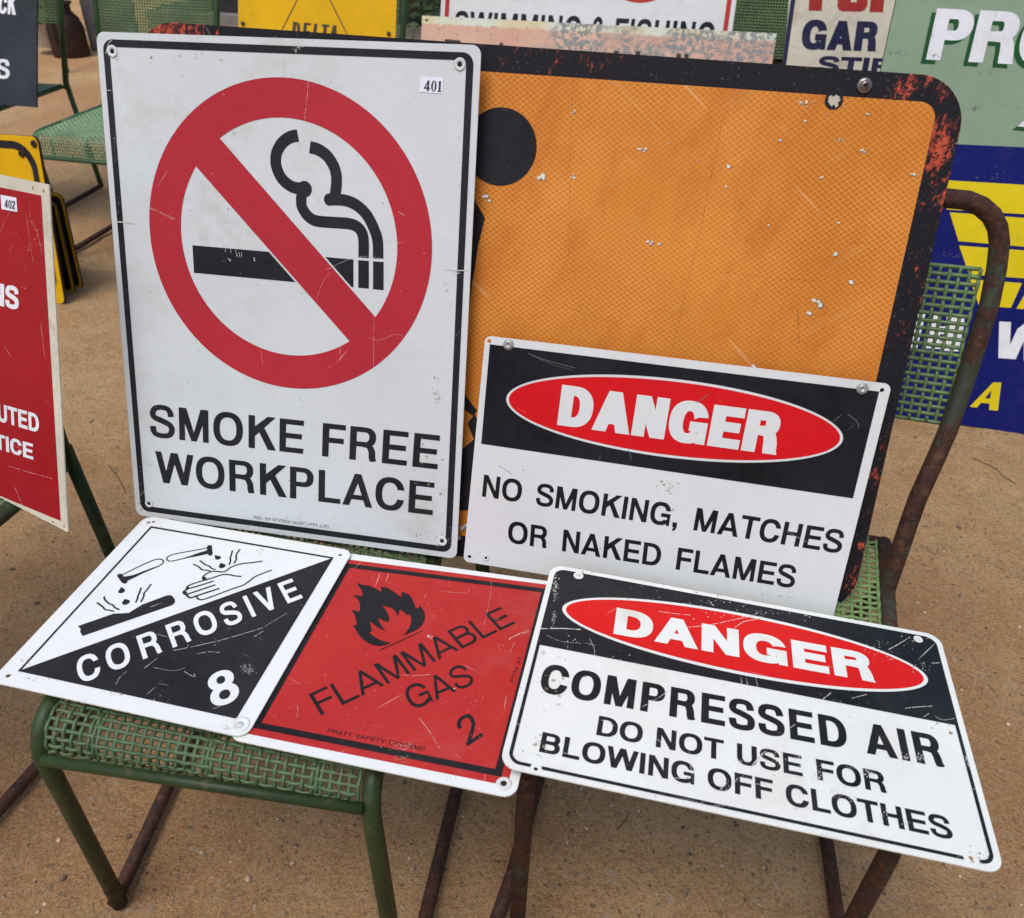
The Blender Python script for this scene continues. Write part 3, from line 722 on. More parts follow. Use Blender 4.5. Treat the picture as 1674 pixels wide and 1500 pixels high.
for k, pts in enumerate((((1590, 748), (1628, 765), (1640, 778), (1660, 790)), ((1008, 1356), (1020, 1345), (1028, 1330)), ((178, 760), (196, 785), (206, 806)))):
    P = [onz(p[0], p[1], gz(*onz(p[0], p[1], 0).xy)+.003) for p in pts]
    o = MB().tube(P, .0009, 6).build('twig', M['twig'])
    tag(o, ('longest thin dark twig on the sand at the far right', 'short pale twig on the sand under the sign about compressed air', 'short twig on the sand between the red sign and the smoke free sign')[k], 'twig')

# ------------------------------------------------------------------ the two chairs in front, and the one on the left
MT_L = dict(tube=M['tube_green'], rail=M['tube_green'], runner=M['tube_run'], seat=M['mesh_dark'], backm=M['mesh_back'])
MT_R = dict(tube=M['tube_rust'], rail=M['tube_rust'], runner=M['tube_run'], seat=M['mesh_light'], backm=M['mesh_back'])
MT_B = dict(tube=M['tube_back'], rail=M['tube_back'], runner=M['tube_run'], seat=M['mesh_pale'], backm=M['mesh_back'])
zL = .390
fl, fr, br_ = onz(50, 1196, zL), onz(601, 1296, zL), onz(713, 905, zL)
bl = br_+Vector((-.360, .105, 0))
make_chair(dict(base=(-.29, .66, 0), FL=fl, FR=fr, BL=bl, BR=br_, legL=onz(196, 1476, .004), legR=(-.118, .452, .004),
  runL=[onz(186, 1478, .011), onz(276, 1282, .011), (-.47, 1.02, .011)], runR=[(-.112, .44, .011), onz(696, 1496, .011), onz(747, 1287, .011), (-.035, 1.05, .011)],
  rearL=[bl+Vector((-.03, .01, .0)), (-.47, 1.02, .011)], rearR=[(-.040, .852, .40), (-.035, 1.05, .011)],
  cross=[onz(70, 1242, .372), onz(593, 1322, .372)],
  back=[bl+Vector((-.03, .01, -.01)), bl+Vector((.0, .15, .42)), (-.02, .995, .82), (-.040, .852, .39)],
  panel=[bl+Vector((-.0, .09, .20)), (-.045, .925, .60), (-.04, .975, .76), bl+Vector((.01, .14, .36))]),
  'green wire-mesh chair with a dark green frame under the corrosive and flammable gas signs', MT_L)
zR = .408
Rfl, Rfr, Rbr = onz(864, 1228, zR), onz(1474, 1358, zR), onz(1444, 886, zR)
uR = Vector((math.cos(R(-12)), math.sin(R(-12)), 0)); Rbl = Rbr-uR*.39
tr, brp = onz(1604, 440, .772), onz(1543, 692, .602)
def lean(x, y):                 # a point of the right chair's leaning back, seen at a photo pixel
    r = ray((x, y)); t = (.785+.38*(CAMH-.45))/(r.y-.38*r.z); return EYE+r*t
UPR = [lean(*p) for p in ((1549, 324), (1580, 327), (1604, 337), (1621, 352), (1631, 372), (1634, 398), (1629, 440), (1617, 500), (1601, 550), (1585, 600), (1568, 650), (1551, 700), (1534, 740), (1518, 775), (1500, 815), (1484, 860), (1468, 908), (1455, 945), (1442, 985))]
make_chair(dict(base=(.21, .65, 0), FL=Rfl, FR=Rfr, BL=Rbl, BR=Rbr, legL=(Rfl.x-.004, Rfl.y, .004), legR=(Rfr.x-.006, Rfr.y-.002, .004),
  runL=[onz(806, 1520, .011), onz(840, 1420, .011), onz(880, 1275, .011), (.10, .95, .011)], runR=[(.43, .40, .011), onz(1369, 1500, .011), onz(1353, 1386, .011), (.495, .92, .011)],
  rearL=[Rbl+Vector((-.02, .01, 0)), (.10, .95, .011)], rearR=[UPR[-2], UPR[-2]+Vector((-.002, .02, -.06)), (.470, .86, .20), (.490, .92, .011)],
  cross=[Rfl+Vector((.002, .003, -.024)), Rfr+Vector((-.002, .003, -.024))],
  back=[Rbl+Vector((-.025, .01, .0)), Rbl+Vector((.0, .17, .44))]+UPR, backr=[.06]+[0]*20,
  panel=[brp-uR*.41, brp, tr, tr-uR*.44]),
  'wire-mesh chair with a rusty brown frame carrying the signs on the right', MT_R)
n_br = onz(110, 740, .42)+Vector((0, -.02, -.01)); nbase = onz(243, 1050, .011)
un = Vector((math.cos(R(-16)), math.sin(R(-16)), 0)); dn_ = Vector((-un.y, un.x, 0))
nfr = n_br-dn_*.42; nfr.z = .405; nbl = n_br-un*.40; nfl = nfr-un*.36
runr = onz(0, 1320, .011)
make_chair(dict(base=(n_br.x-.18, n_br.y-.2, 0), FL=nfl, FR=nfr, BL=nbl, BR=n_br, legL=(nfl.x, nfl.y, .004), legR=(nfr.x+.0, nfr.y, .004),
  runL=[nfl+Vector((-.03, 0, -.394)), nbl+Vector((.02, .05, -.399))], runR=[runr+(runr-nbase)*.25, nbase],
  rearL=[nbl+Vector((-.02, 0, 0)), nbl+Vector((.02, .05, -.399))], rearR=[onz(106, 730, .425), nbase],
  cross=[nfl+Vector((0, 0, -.03)), nfr+Vector((0, 0, -.03))],
  back=[nbl+Vector((-.02, 0, -.01)), nbl+dn_*.11+Vector((-.02, 0, .30)), n_br+dn_*.11-un*.10+Vector((0, 0, .30)), n_br+Vector((0, .01, -.01))],
  panel=[nbl+dn_*.05+un*.02+Vector((0, 0, .13)), n_br+dn_*.05-un*.05+Vector((0, 0, .13)), n_br+dn_*.10-un*.09+Vector((0, 0, .27)), nbl+dn_*.10+Vector((0, 0, .27))]),
  'green chair behind the dark red sign at the left edge', MT_L)

# the chairs of the rows behind: one built, the rest copied
def std(base, yaw, label):
    a = R(yaw); u = Vector((math.cos(a), math.sin(a), 0)); d = Vector((-u.y, u.x, 0)); B = Vector(base)
    P = lambda x, y, z: B+u*x+d*y+Vector((0, 0, z))
    return make_chair(dict(base=B, FL=P(-.18, -.22, .41), FR=P(.18, -.22, .41), BL=P(-.195, .22, .41), BR=P(.195, .22, .41), legL=P(-.18, -.20, .004), legR=P(.18, -.20, .004),
      runL=[P(-.195, -.2, .011), P(-.21, .29, .011)], runR=[P(.195, -.2, .011), P(.21, .29, .011)], rearL=[P(-.215, .23, .42), P(-.21, .29, .011)], rearR=[P(.215, .23, .42), P(.21, .29, .011)],
      cross=[P(-.18, -.226, .345), P(.18, -.226, .345)], back=[P(-.215, .22, .40), P(-.235, .36, .86), P(.235, .36, .86), P(.215, .22, .40)],
      panel=[P(-.212, .282, .62), P(.212, .282, .62), P(.215, .335, .80), P(-.215, .335, .80)]), label, MT_B, fine=True)
YB = -12
B1 = onz(52, 226, .40); a1 = R(YB); B1 = Vector((B1.x+.18*math.cos(a1)-.22*math.sin(a1), B1.y+.18*math.sin(a1)+.22*math.cos(a1), 0))
back1 = std(B1, YB, 'pale green mesh chair seen behind the top left corner of the smoke free sign')
bpy.context.view_layer.update()
def chair_at(x, y, yaw, label):
    c = copy_tree(back1); c.location = (x, y, 0); c.rotation_euler = (0, 0, R(yaw)-R(YB)); c['label'] = label; return c
chair_at(-1.98, 3.22, YB+6, 'green chair under the dark grey sign at the top left')
chair_at(-.665, 2.78, YB+3, 'green chair behind the yellow triangle sign, only its right upright showing')
chair_at(.76, 2.86, YB+2, 'dark green mesh chair back between the swimming sign and the cream sign')
chair_at(1.40, 2.95, YB, 'green chair hidden behind the cream sign, the pale green board in front')
chair_at(1.85, 2.40, YB, 'green chair propping the tall pale green and navy board')
# ================================================================== SIGN: smoke free workplace
pA = scaled(1.012, (-.5099, .8799, .4065), (.4422, -.0832, .0091), (.0248, .1719, .5686), amp=.0006, seed=1)
cA = pA.L([(223, 841.2), (746.2, 913.5), (786.8, 73.2), (156.7, 51)])
zA = Zm(230, 110, 2.778); zT = Zm(200, 630, 2.79)
holesA = [(pA.loc(p), r) for p, r in (((183.8, 83.4), .0026), ((751.8, 104.6), .0026), ((244.1, 822.2), .0024), ((722.7, 883.9), .0030))]
A = plate(pA, 'safety_sign', M['white'], roundpoly(cA, .010), [circ(c, r, 18) for c, r in holesA], mat_edge=M['cream_edge'])
tag(A, 'tall white sign with a red no smoking circle reading SMOKE FREE WORKPLACE', 'sign')
ring = roundpoly(inset(cA, .0076), .012); ringi = roundpoly(inset(cA, .0156), .0055)
flat(pA, 'border', M['black'], [([ring], [ringi]+[circ(c, .0030, 18) for c, r in holesA])], .0003, A, .06)
e = pA.L([(243, 344), (705.9, 408.8), (449.6, 125), (494.6, 636.3)])
i_ = pA.L([(294.8, 362), (649.4, 412.4), (453.2, 192.1), (492.8, 581.9)])
cc = Vector(((e[0].x+e[1].x)/2, (e[2].y+e[3].y)/2)); ro = ((e[1].x-e[0].x)+(e[2].y-e[3].y))/4; ri = ((i_[1].x-i_[0].x)+(i_[2].y-i_[3].y))/4
def bar(px, grow=0.0):
    q = pA.L(px); d = ((q[1]-q[0])+(q[2]-q[3])).normalized(); nn = Vector((-d.y, d.x))
    off = [(p-cc).dot(nn) for p in q]; a, b = max(off)+grow, min(off)-grow; k = ro*.93
    return [cc+nn*a-d*k, cc+nn*a+d*k, cc+nn*b+d*k, cc+nn*b-d*k]
BARPX = [(358.9, 225.2), (614.4, 519.3), (573, 558.9), (320, 270.9)]
flat(pA, 'prohibition_circle', M['red_a'], [([circ(cc, ro, 96)], [circ(cc, ri, 96)]), ([bar(BARPX)], [])], .0003, A, .05)
cig = [([pA.L(zA((236, 807), (583, 837), (966, 872), (966, 998), (695, 974), (243, 932)))], [bar(BARPX, .0022)])]
cig += [([pA.L(zA((988, 875), (1036, 878), (1036, 1004), (988, 1000)))], []), ([pA.L(zA((1055, 880), (1103, 883), (1103, 1011), (1055, 1007)))], [])]
flat(pA, 'cigarette', M['black'], cig, .0003, A)
w = (pA.loc(zA((1036, 800))[0])-pA.loc(zA((988, 797))[0])).length
def sm(pts, wd, ends=False): return (stroke(pA.L(catmull(zA(*pts), 7)), wd, 'ends' if ends else False)+[circ(p, wd*.499, 12) for p in pA.L(catmull(zA(*pts), 7))[5:-5:2]], [])
smoke = [sm([(1012, 864), (1012, 790), (1005, 752), (985, 725), (950, 710), (880, 704), (800, 697), (760, 675), (733, 635), (729, 600), (731, 580)], w),
 sm([(714, 309), (680, 316), (645, 340), (620, 380), (613, 420), (618, 455), (635, 495), (662, 525), (700, 546), (745, 549)], w*1.02),
 ([circ(pA.loc(zA((744, 552))[0]), w*.70, 24)], []),
 sm([(768, 362), (805, 372), (845, 400), (875, 445), (888, 490), (888, 540), (880, 590)], w*1.02),
 sm([(858, 600), (920, 602), (975, 622), (1025, 668), (1060, 735), (1076, 790), (1078, 868)], w*1.0),
 ([circ(pA.loc(zA((857, 600))[0]), w*.53, 24)], [])]
flat(pA, 'smoke_plume', M['black'], smoke, .0003, A)
z1 = zT((262, 246), (1437, 382), (258, 98)); L1 = text(pA, 'SMOKE FREE', *z1, v=.205, h=.155, i0=1, sp=1.0, space=.42)
z2 = zT((490, 479), (1415, 591), (487, 336)); L2 = text(pA, 'WORKPLACE', *z2, v=.205, h=.155, i0=2, sp=.95)
flat(pA, 'lettering', M['black'], L1, .0003, A); flat(pA, 'lettering', M['black'], L2, .0003, A)
z3 = zT((600, 607), (945, 652), (600, 593)); flat(pA, 'small_print', M['ink'], text(pA, 'P03 - BY STYROX (AUST.) PTY. LTD.', *z3, v=.14, h=.12), .0003, A)
for (c, r), m in zip(holesA, ('palehole', 'palehole', 'white', 'palehole')): washer(pA, A, c, .0066 if m != 'white' else .0058, M[m], None, M['hole'], .0006)
st = flat(pA, 'price_label', M['paper'], [([pA.L([(687.2, 124.4), (725.3, 126.2), (723.2, 153.2), (685.4, 149.6)])], [])], .0005, A)
flat(pA, 'number', M['ink'], text(pA, '401', (693.0, 148.0), (721.5, 150.0), (694.2, 130.6), ser=True), .0008, st)
def scr(pl, par, lines, mat, h=.0006, name='scratch_marks'):
    g = []
    for pts, wd in lines: g.append(pstroke(pl, pts, wd, 3, False))
    return tag(flat(pl, name, mat, g, h, par), kind='stuff')
scr(pA, A, [(zA((762, 62), (757, 130), (744, 240)), .9), (zA((36, 634), (100, 660), (160, 690)), .8), (zA((40, 638), (120, 675), (155, 697)), .5), (zA((1060, 1130), (1058, 1360)), .6), (zA((1035, 1225), (1085, 1238), (1160, 1210), (1192, 1222)), .5), (zA((800, 1050), (830, 970), (862, 930)), .5), (zA((1170, 655), (1198, 672)), 1.0), (zA((368, 120), (388, 126)), 1.0)], M['scratch_pink'])
scr(pA, A, [([(191, 362.3), (200, 362.6), (222, 365)], 1.8), ([(728, 440), (750, 442), (766, 441)], 1.6), ([(741, 447), (752, 446)], 1.0), ([(466, 96), (462, 128)], .5), ([(171, 147), (182, 147.6)], .8), ([(173, 88), (178, 70), (183, 66)], .9)], M['dent'], name='dents')  # flat pale strokes: the creases' highlights painted on
scr(pA, A, [(zA((385, 825), (388, 838)), .7), (zA((408, 820), (412, 846)), .8), (zA((432, 828), (440, 860)), 1.0), (zA((448, 838), (452, 862)), .8), (zA((458, 840), (461, 860)), .7), (zA((396, 866), (410, 878)), 1.6), (zA((515, 862), (519, 880)), 1.6), (zA((845, 918), (985, 858), (1120, 872)), .35)], M['scratch'])
def blots(pl, par, L, mat, h=.0005, name='stains', seed=0, cap=1.1):
    r_ = random.Random(seed); g = []
    for (x, y, rx, ry, n) in L:
        for k in range(n):
            cx_, cy_ = x+r_.gauss(0, rx*.45), y+r_.gauss(0, ry*.45); s = min(r_.uniform(.25, 1)**2*min(rx, ry)*.2+.22, cap*r_.uniform(.35, 1))
            q = [(cx_+s*r_.uniform(.5, 1.2)*math.cos(a*.785)*1.3, cy_+s*r_.uniform(.5, 1.2)*math.sin(a*.785)) for a in range(8)]
            g.append(([pl.L(q)], []))
    return tag(flat(pl, name, mat, g, h, par), kind='stuff')
blots(pA, A, [(713, 647, 10, 12, 26), (730, 470, 5, 14, 18), (716, 618, 7, 7, 14), (240, 825, 14, 12, 10), (720, 880, 16, 14, 14), (185, 90, 12, 12, 8), (750, 108, 12, 12, 8), (450, 860, 200, 6, 22), (690, 780, 40, 60, 10), (300, 90, 80, 16, 10), (680, 870, 28, 8, 12), (470, 845, 20, 6, 8), (382, 215, 6, 8, 12), (437, 220, 4, 10, 9)], M['stain'], seed=3, cap=3.2)
blots(pA, A, [(487, 76, 12, 9, 26), (740, 880, 8, 22, 44), (230, 790, 4, 30, 16), (188, 240, 3, 30, 14), (195, 340, 3, 20, 12), (216, 700, 3, 40, 12)], M['scratch'], .0007, 'chipped_spots', 4)

# ================================================================== SIGN: danger, no smoking (standing)
pB = scaled(1.018, (-.0583, .7855, .4219), (.4410, -.0842, -.0033), (.0240, .0859, .2730), amp=.0004, seed=2)
cB = pB.L([(757.2, 917.5), (1360.5, 1015), (1458.3, 628), (793.4, 548.3)])
zB = Zm(760, 540, 2.325)
hB = pB.L(zB((93, 40), (1586, 227), (17, 860), (80, 864)))
B = plate(pB, 'safety_sign', M['white_b'], roundpoly(cB, .0075), [circ(c, .0024, 16) for c in hB])
tag(B, 'upright white DANGER sign reading NO SMOKING, MATCHES OR NAKED FLAMES, leaning on the orange sign', 'sign')
def oval(pl, l, r, t, grow=0):
    l, r, t = pl.loc(l), pl.loc(r), pl.loc(t); c = (l+r)/2; rx = (r-l).length/2; a = math.atan2(r.y-l.y, r.x-l.x)
    d = t-c; du = d.x*math.cos(a)+d.y*math.sin(a); dv = -d.x*math.sin(a)+d.y*math.cos(a); ry = abs(dv)/math.sqrt(1-(du/rx)**2)
    return circ(c, rx+grow, 90, ry+grow, a)
ob = zB((157, 258), (1437, 415), (405, 170))
flat(pB, 'heading_panel', M['black_b'], [([pB.L(zB((95, 52), (1575, 232), (1475, 638), (62, 430)))], [oval(pB, *ob)])], .0003, B, .05)
flat(pB, 'heading_oval', M['red_b'], [([oval(pB, *ob, grow=-.0032)], [])], .0003, B, .05)
flat(pB, 'heading', M['white_b'], text(pB, 'DANGER', *zB((350, 358), (1181, 473), (370, 205)), v=.335, h=.235, sp=.35, width=1.02), .0006, B)
flat(pB, 'lettering', M['black_b'], text(pB, 'NO SMOKING, MATCHES', *zB((65, 630), (1427, 848), (73, 547)), v=.20, h=.165, space=.62, sp=.82), .0003, B)
flat(pB, 'lettering', M['black_b'], text(pB, 'OR NAKED FLAMES', *zB((246, 818), (1250, 980), (252, 736)), i0=1, v=.20, h=.165, space=.62, sp=.82), .0003, B)
for p in ((166, 53), (1510, 220)):
    c = pB.loc(zB(p)[0]); b = MB(); b.lathe([(.0063, 0), (.0063, .0009), (.0052, .0014), (.0050, .0010), (.0047, .0024), (.0038, .0031), (.0022, .0032), (.0020, .0022)], 24, Matrix.Translation((c.x, c.y, .0004)))
    b.build('bolt', M['zinc'], B)
washer(pB, B, hB[3], .0042, M['palehole'], None, M['hole'], .0004)
blots(pB, B, [(1090, 795, 16, 16, 30), (1100, 830, 6, 14, 9)], M['stain'], seed=5, cap=3.0)
scr(pB, B, [(zB((240, 85), (300, 110), (420, 142)), .7), (zB((250, 90), (330, 128), (410, 150)), .4), (zB((610, 462), (625, 458), (632, 492)), .6), (zB((512, 490), (515, 472)), .5), (zB((880, 275), (925, 243)), .9), (zB((128, 512), (180, 545)), .5), (zB((1455, 318), (1490, 345), (1497, 372)), .8)], M['greychip'])

# ================================================================== SIGN: corrosive (lying)
pC = Plane((-.5529, .5854, .4158), (.2937, -.0680, .0072), (.0567, .2939, -.0102), amp=.0007, seed=3)
cC = pC.L([(-17, 1113.4), (401.5, 1206), (577, 899.6), (239.3, 842.9)])
hC = pC.L([(243, 854), (251, 853), (556.3, 906.5), (392, 1184.5), (13.5, 1104)])
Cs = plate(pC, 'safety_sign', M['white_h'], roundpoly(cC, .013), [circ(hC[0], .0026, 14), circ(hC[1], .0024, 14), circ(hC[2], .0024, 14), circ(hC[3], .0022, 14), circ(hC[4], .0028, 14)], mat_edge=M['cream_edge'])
tag(Cs, 'black and white CORROSIVE 8 sign lying on the left seat', 'sign')
zC = Zm(120, 860, 3.805); zH = Zm(290, 870, 9.847); zK = Zm(140, 880, 8.333)
sqr = pC.L([(246.8, 860.3), (545.6, 910.8), (386.2, 1174.8), (29.1, 1096.8)])
gC = [([sqr], [pC.L([(247.9, 863.2), (540.8, 912.6), (35.4, 1094.6)])]+sum([[P for P in a] for a, s in text(pC, 'CORROSIVE', *zC((435, 830), (1428, 446), (390, 687)), i0=2, v=.19, h=.165, sp=2.3, width=.98)], []))]
# white letters are printed over the black so that their counters stay black
gC = [([sqr], [pC.L([(247.9, 863.2), (540.8, 912.6), (35.4, 1094.6)])])]
flat(pC, 'diamond_panel', M['black_c'], gC, .0003, Cs, .05)
lt = text(pC, 'CORROSIVE', *zC((435, 830), (1428, 446), (390, 687)), i0=2, v=.185, h=.165, sp=2.5, width=.93)
l8 = text(pC, '8', *zC((868, 1139), (1045, 1070), (818, 938)), v=.21, h=.17)
flat(pC, 'lettering', M['white_h'], lt, .0006, Cs); flat(pC, 'lettering', M['white_h'], l8, .0006, Cs)
SW = 2.3
g = [pstroke(pC, zH((470, 770), (430, 765), (408, 735), (440, 690), (520, 645), (600, 628), (720, 640), (780, 625), (850, 570), (950, 530), (1080, 500), (1200, 488), (1360, 465)), SW),
 pstroke(pC, zH((1020, 710), (920, 702), (850, 685), (760, 680), (680, 695), (580, 730), (430, 775), (220, 842), (165, 875), (145, 915)), SW),
 pstroke(pC, zH((570, 790), (400, 845), (220, 898), (148, 918)), 2.5), pstroke(pC, zH((165, 880), (175, 905), (150, 925), (110, 945), (100, 975), (140, 1000), (250, 968), (600, 850)), 2.6),
 pstroke(pC, zH((145, 1000), (170, 1035), (210, 1055), (250, 1045), (420, 988), (665, 908)), 2.8),
 pstroke(pC, zH((310, 1040), (330, 1072), (380, 1086), (460, 1070), (700, 980), (900, 905), (1050, 855), (1150, 790), (1250, 715), (1380, 660), (1510, 612)), SW),
 ([circ(pC.loc(zH((435, 742))[0]), .0026, 14), circ(pC.loc(zH((125, 972))[0]), .0024, 14)], [])]
flat(pC, 'hand_symbol', M['black_c'], g, .0003, Cs)
def drop(c, tip, r, Z):
    c = pC.loc(Z(c)[0]); t = pC.loc(Z(tip)[0]); d = (t-c); a = math.atan2(d.y, d.x); rr = (pC.loc((300+r, 900))-pC.loc((300, 900))).length
    return ([[t]+[c+Vector((math.cos(a+x), math.sin(a+x)))*rr for x in [0.9+k*(2*math.pi-1.8)/18 for k in range(19)]]], [])
P_ = lambda Z, *p: ([pC.L(Z(*p))], [])
g = [P_(zH, (475, 245), (490, 215), (525, 205), (555, 220), (562, 290), (572, 340), (555, 372), (522, 382), (500, 368), (492, 350), (300, 392), (60, 430), (200, 385), (350, 330), (478, 294)),
 pstroke(pC, zH((480, 252), (300, 290), (100, 325))+zK((1180, 225), (1115, 262), (1112, 296), (1170, 312))+zH((100, 425), (220, 398)), 1.7),
 P_(zK, (428, 515), (443, 490), (480, 483), (505, 495), (522, 524), (640, 505), (760, 460), (880, 415), (1000, 372), (1010, 382), (800, 470), (650, 545), (575, 580), (565, 610), (530, 623), (495, 607), (465, 567)),
 pstroke(pC, zK((505, 497), (640, 430), (800, 352), (950, 292), (1020, 287), (1062, 312), (1030, 360), (950, 400), (860, 432)), 1.9),
 P_(zC, (28, 622), (250, 545), (300, 543), (345, 540), (385, 515), (430, 488), (580, 432), (610, 430), (630, 452), (633, 475), (615, 492), (58, 684), (42, 658), (46, 640)),
 drop((492, 720), (488, 662), 5.0, zK), drop((550, 872), (535, 826), 5.6, zK), drop((655, 413), (598, 368), 4.6, zH), drop((722, 545), (697, 492), 5.2, zH)]
for Z, L, wd in ((zK, [[(255, 800), (262, 835), (320, 890), (370, 910), (400, 945), (455, 970)], [(160, 880), (230, 930), (265, 970), (320, 980), (380, 995)], [(755, 680), (735, 740), (712, 790), (708, 820), (685, 870)], [(890, 630), (840, 700), (797, 750), (793, 790), (755, 862)]], 2.2),
                 (zH, [[(365, 460), (420, 500), (450, 525), (510, 545), (550, 580), (605, 600)], [(262, 518), (340, 555), (400, 605), (460, 610), (525, 625)], [(885, 300), (870, 360), (852, 420), (855, 460), (835, 518)], [(1005, 278), (945, 370), (950, 430), (915, 498)]], 2.0)):
    for q in L: g.append(pstroke(pC, Z(*q), wd))
flat(pC, 'test_tubes_symbol', M['black_c'], g, .0003, Cs)
scr(pC, Cs, [(zC((620, 775), (900, 715), (1180, 632)), .7), (zC((1125, 688), (1185, 652)), .6), (zC((440, 885), (525, 820)), .7), (zC((770, 795), (850, 782), (910, 788)), .7), (zC((265, 985), (290, 940), (330, 905)), .5), (zC((460, 1045), (505, 1005)), .5), (zC((690, 905), (755, 940), (748, 915)), .6), (zC((480, 505), (545, 480)), .9), (zC((870, 1135), (915, 1122)), .5), (zC((1190, 625), (1330, 540)), .4), (zC((500, 880), (620, 900), (700, 880)), .35)], M['scratch'])
blots(pC, Cs, [(406, 1094, 12, 9, 60)], M['greychip'], .0006, 'tape_residue', 6, 2.5)
blots(pC, Cs, [(425, 902, 8, 6, 14), (45, 1080, 18, 7, 16), (190, 1135, 14, 6, 14), (60, 1112, 30, 8, 18), (370, 1190, 30, 8, 16), (260, 860, 20, 4, 8)], M['stain'], seed=8, cap=3.5)
washer(pC, Cs, hC[3], .0098, M['white_h'], None, M['palehole'], .0006)

# ================================================================== SIGN: flammable gas (lying, tucked under the corrosive sign)
nC = pC.n
pD = Plane(pC.O-nC*.0042, pC.u, pC.w, amp=.0007, seed=5)
inn = pD.L([(427.6, 1182.4), (809.8, 1257.6), (885, 967.8), (571.7, 928)])
zD = Zm(440, 900, 3.639)
redq = [pD.loc(p) for p in ((408.4, 1193.0), (821.5, 1277.0), (892.0, 960.9), (569.0, 918.6))]
# the hidden left side continues the visible lines
def linex(a, b, c, d):
    t = b-a; s = d-c; det = t.x*s.y-t.y*s.x; w_ = c-a; return a+t*((w_.x*s.y-w_.y*s.x)/det)
bk = inset(inn, -.0075); rd = inset(inn, -.0155)
outer = pD.L([(372, 1207.6), (842, 1305.7), (915, 951.5), (573.8, 904.3)])
outer = [linex(outer[0], outer[1], outer[0], outer[0]+(inn[3]-inn[0])), outer[1], linex(outer[2], outer[3], outer[1], outer[1]+(inn[2]-inn[1])), linex(outer[2], outer[3], outer[0], outer[0]+(inn[3]-inn[0]))]
hD = pD.loc((823.5, 1281.5)); hD2 = pD.loc((893, 956))
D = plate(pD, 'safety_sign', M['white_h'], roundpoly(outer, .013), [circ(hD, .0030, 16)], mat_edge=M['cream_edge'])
tag(D, 'red FLAMMABLE GAS 2 sign lying between the corrosive sign and the lying danger sign', 'sign')
flat(pD, 'red_panel', M['red_d'], [([rd], [circ(hD, .0078, 20)])], .0003, D, .05)
flat(pD, 'border', M['black_d'], [([bk], [inn])], .0006, D, .05)
flame = Zm(560, 940, 10.4625)((255, 125), (280, 142), (330, 165), (385, 172), (440, 180), (500, 198), (560, 225), (610, 257), (660, 285), (662, 250), (650, 205), (690, 202), (740, 210), (800, 238), (860, 275), (910, 310), (960, 345), (1003, 378), (1008, 330), (1010, 290), (1050, 292), (1090, 308), (1130, 332), (1165, 368), (1195, 415), (1215, 460), (1232, 510), (1250, 550), (1283, 578), (1300, 555), (1317, 518), (1350, 550), (1380, 595), (1403, 645), (1415, 690), (1412, 740), (1402, 785), (1380, 830), (1348, 875), (1310, 908), (1270, 938), (1210, 968), (1150, 993), (1090, 1020), (1030, 1045),
 (1075, 1000), (1112, 952), (1140, 900), (1162, 850), (1175, 800), (1178, 755), (1168, 715), (1140, 675), (1122, 678), (1100, 692), (1078, 660), (1050, 635), (1015, 612), (980, 592), (972, 640), (938, 710), (925, 665), (905, 625), (870, 588), (830, 562), (790, 548), (750, 542), (680, 525), (710, 555), (740, 595), (765, 638), (785, 685), (797, 725), (800, 765), (788, 805), (755, 800), (720, 790), (690, 778), (660, 762), (612, 740), (618, 775), (632, 812), (655, 852), (682, 892), (745, 955), (700, 944), (660, 932), (622, 912), (590, 892), (558, 865), (530, 838), (475, 800), (474, 830), (480, 862), (492, 912), (510, 965), (455, 985), (485, 1015), (520, 1042), (570, 1075), (620, 1102), (680, 1127), (740, 1146), (830, 1157), (790, 1182), (750, 1197), (705, 1210), (660, 1219), (610, 1218), (560, 1212), (500, 1195), (440, 1170), (390, 1135), (340, 1095), (298, 1050), (260, 1000), (236, 960), (215, 920), (175, 862), (245, 858), (242, 830), (235, 790), (218, 705), (185, 648), (145, 600), (180, 602), (210, 610), (295, 625), (302, 580), (300, 540), (294, 490), (280, 450), (258, 415), (230, 385), (175, 347), (210, 344), (245, 346), (335, 362), (342, 330), (335, 290), (320, 250), (300, 220), (270, 190))
flat(pD, 'flame_symbol', M['black_d'], [([pD.L(flame)], []), ([pD.L(Zm(560, 940, 10.4625)((628, 1285), (1350, 958), (1370, 962), (645, 1297)))], [])], .0006, D)
flat(pD, 'lettering', M['black_d'], text(pD, 'FLAMMABLE', *zD((310, 983), (1467, 432), (235, 858)), v=.135, h=.118, sp=.8), .0006, D); flat(pD, 'lettering', M['black_d'], text(pD, 'GAS', *zD((992, 893), (1116, 839), (924, 769)), i0=1, i1=1, v=.135, h=.118, sp=.8), .0006, D); flat(pD, 'lettering', M['black_d'], text(pD, '2', *zD((1178, 1167), (1274, 1105), (1100, 1016)), v=.15, h=.125), .0006, D)
flat(pD, 'small_print', M['black_d'], text(pD, 'PRATT SAFETY SYSTEMS', *zD((345, 1085), (925, 1195), (354, 1062)), v=.15, h=.13, space=.6), .0006, D); flat(pD, 'small_print', M['black_d'], text(pD, 'PTM 21', *zD((1452, 780), (1500, 640), (1434, 776)), v=.13, h=.11, space=.5), .0006, D)
washer(pD, D, hD, .0074, M['palehole'], None, M['hole'])
scr(pD, D, [(zD((545, 70), (520, 95), (495, 108)), .8), (zD((1320, 180), (1318, 260), (1280, 440), (1270, 500)), .4), (zD((890, 995), (960, 1090), (1025, 1200)), .9), (zD((1425, 530), (1480, 500), (1550, 475)), 2.2), (zD((1470, 505), (1545, 485)), 1.2), (zD((1020, 240), (1180, 255), (1185, 230)), .5), (zD((1380, 600), (1360, 555), (1400, 570)), .5), (zD((1430, 620), (1460, 550)), .6), (zD((100, 800), (240, 790)), .3), (zD((120, 945), (170, 930), (165, 1010)), .6), (zD((770, 740), (860, 748), (960, 740)), .9), (zD((1345, 420), (1365, 400), (1360, 430)), .4)], M['scratch_pink'], .0009)
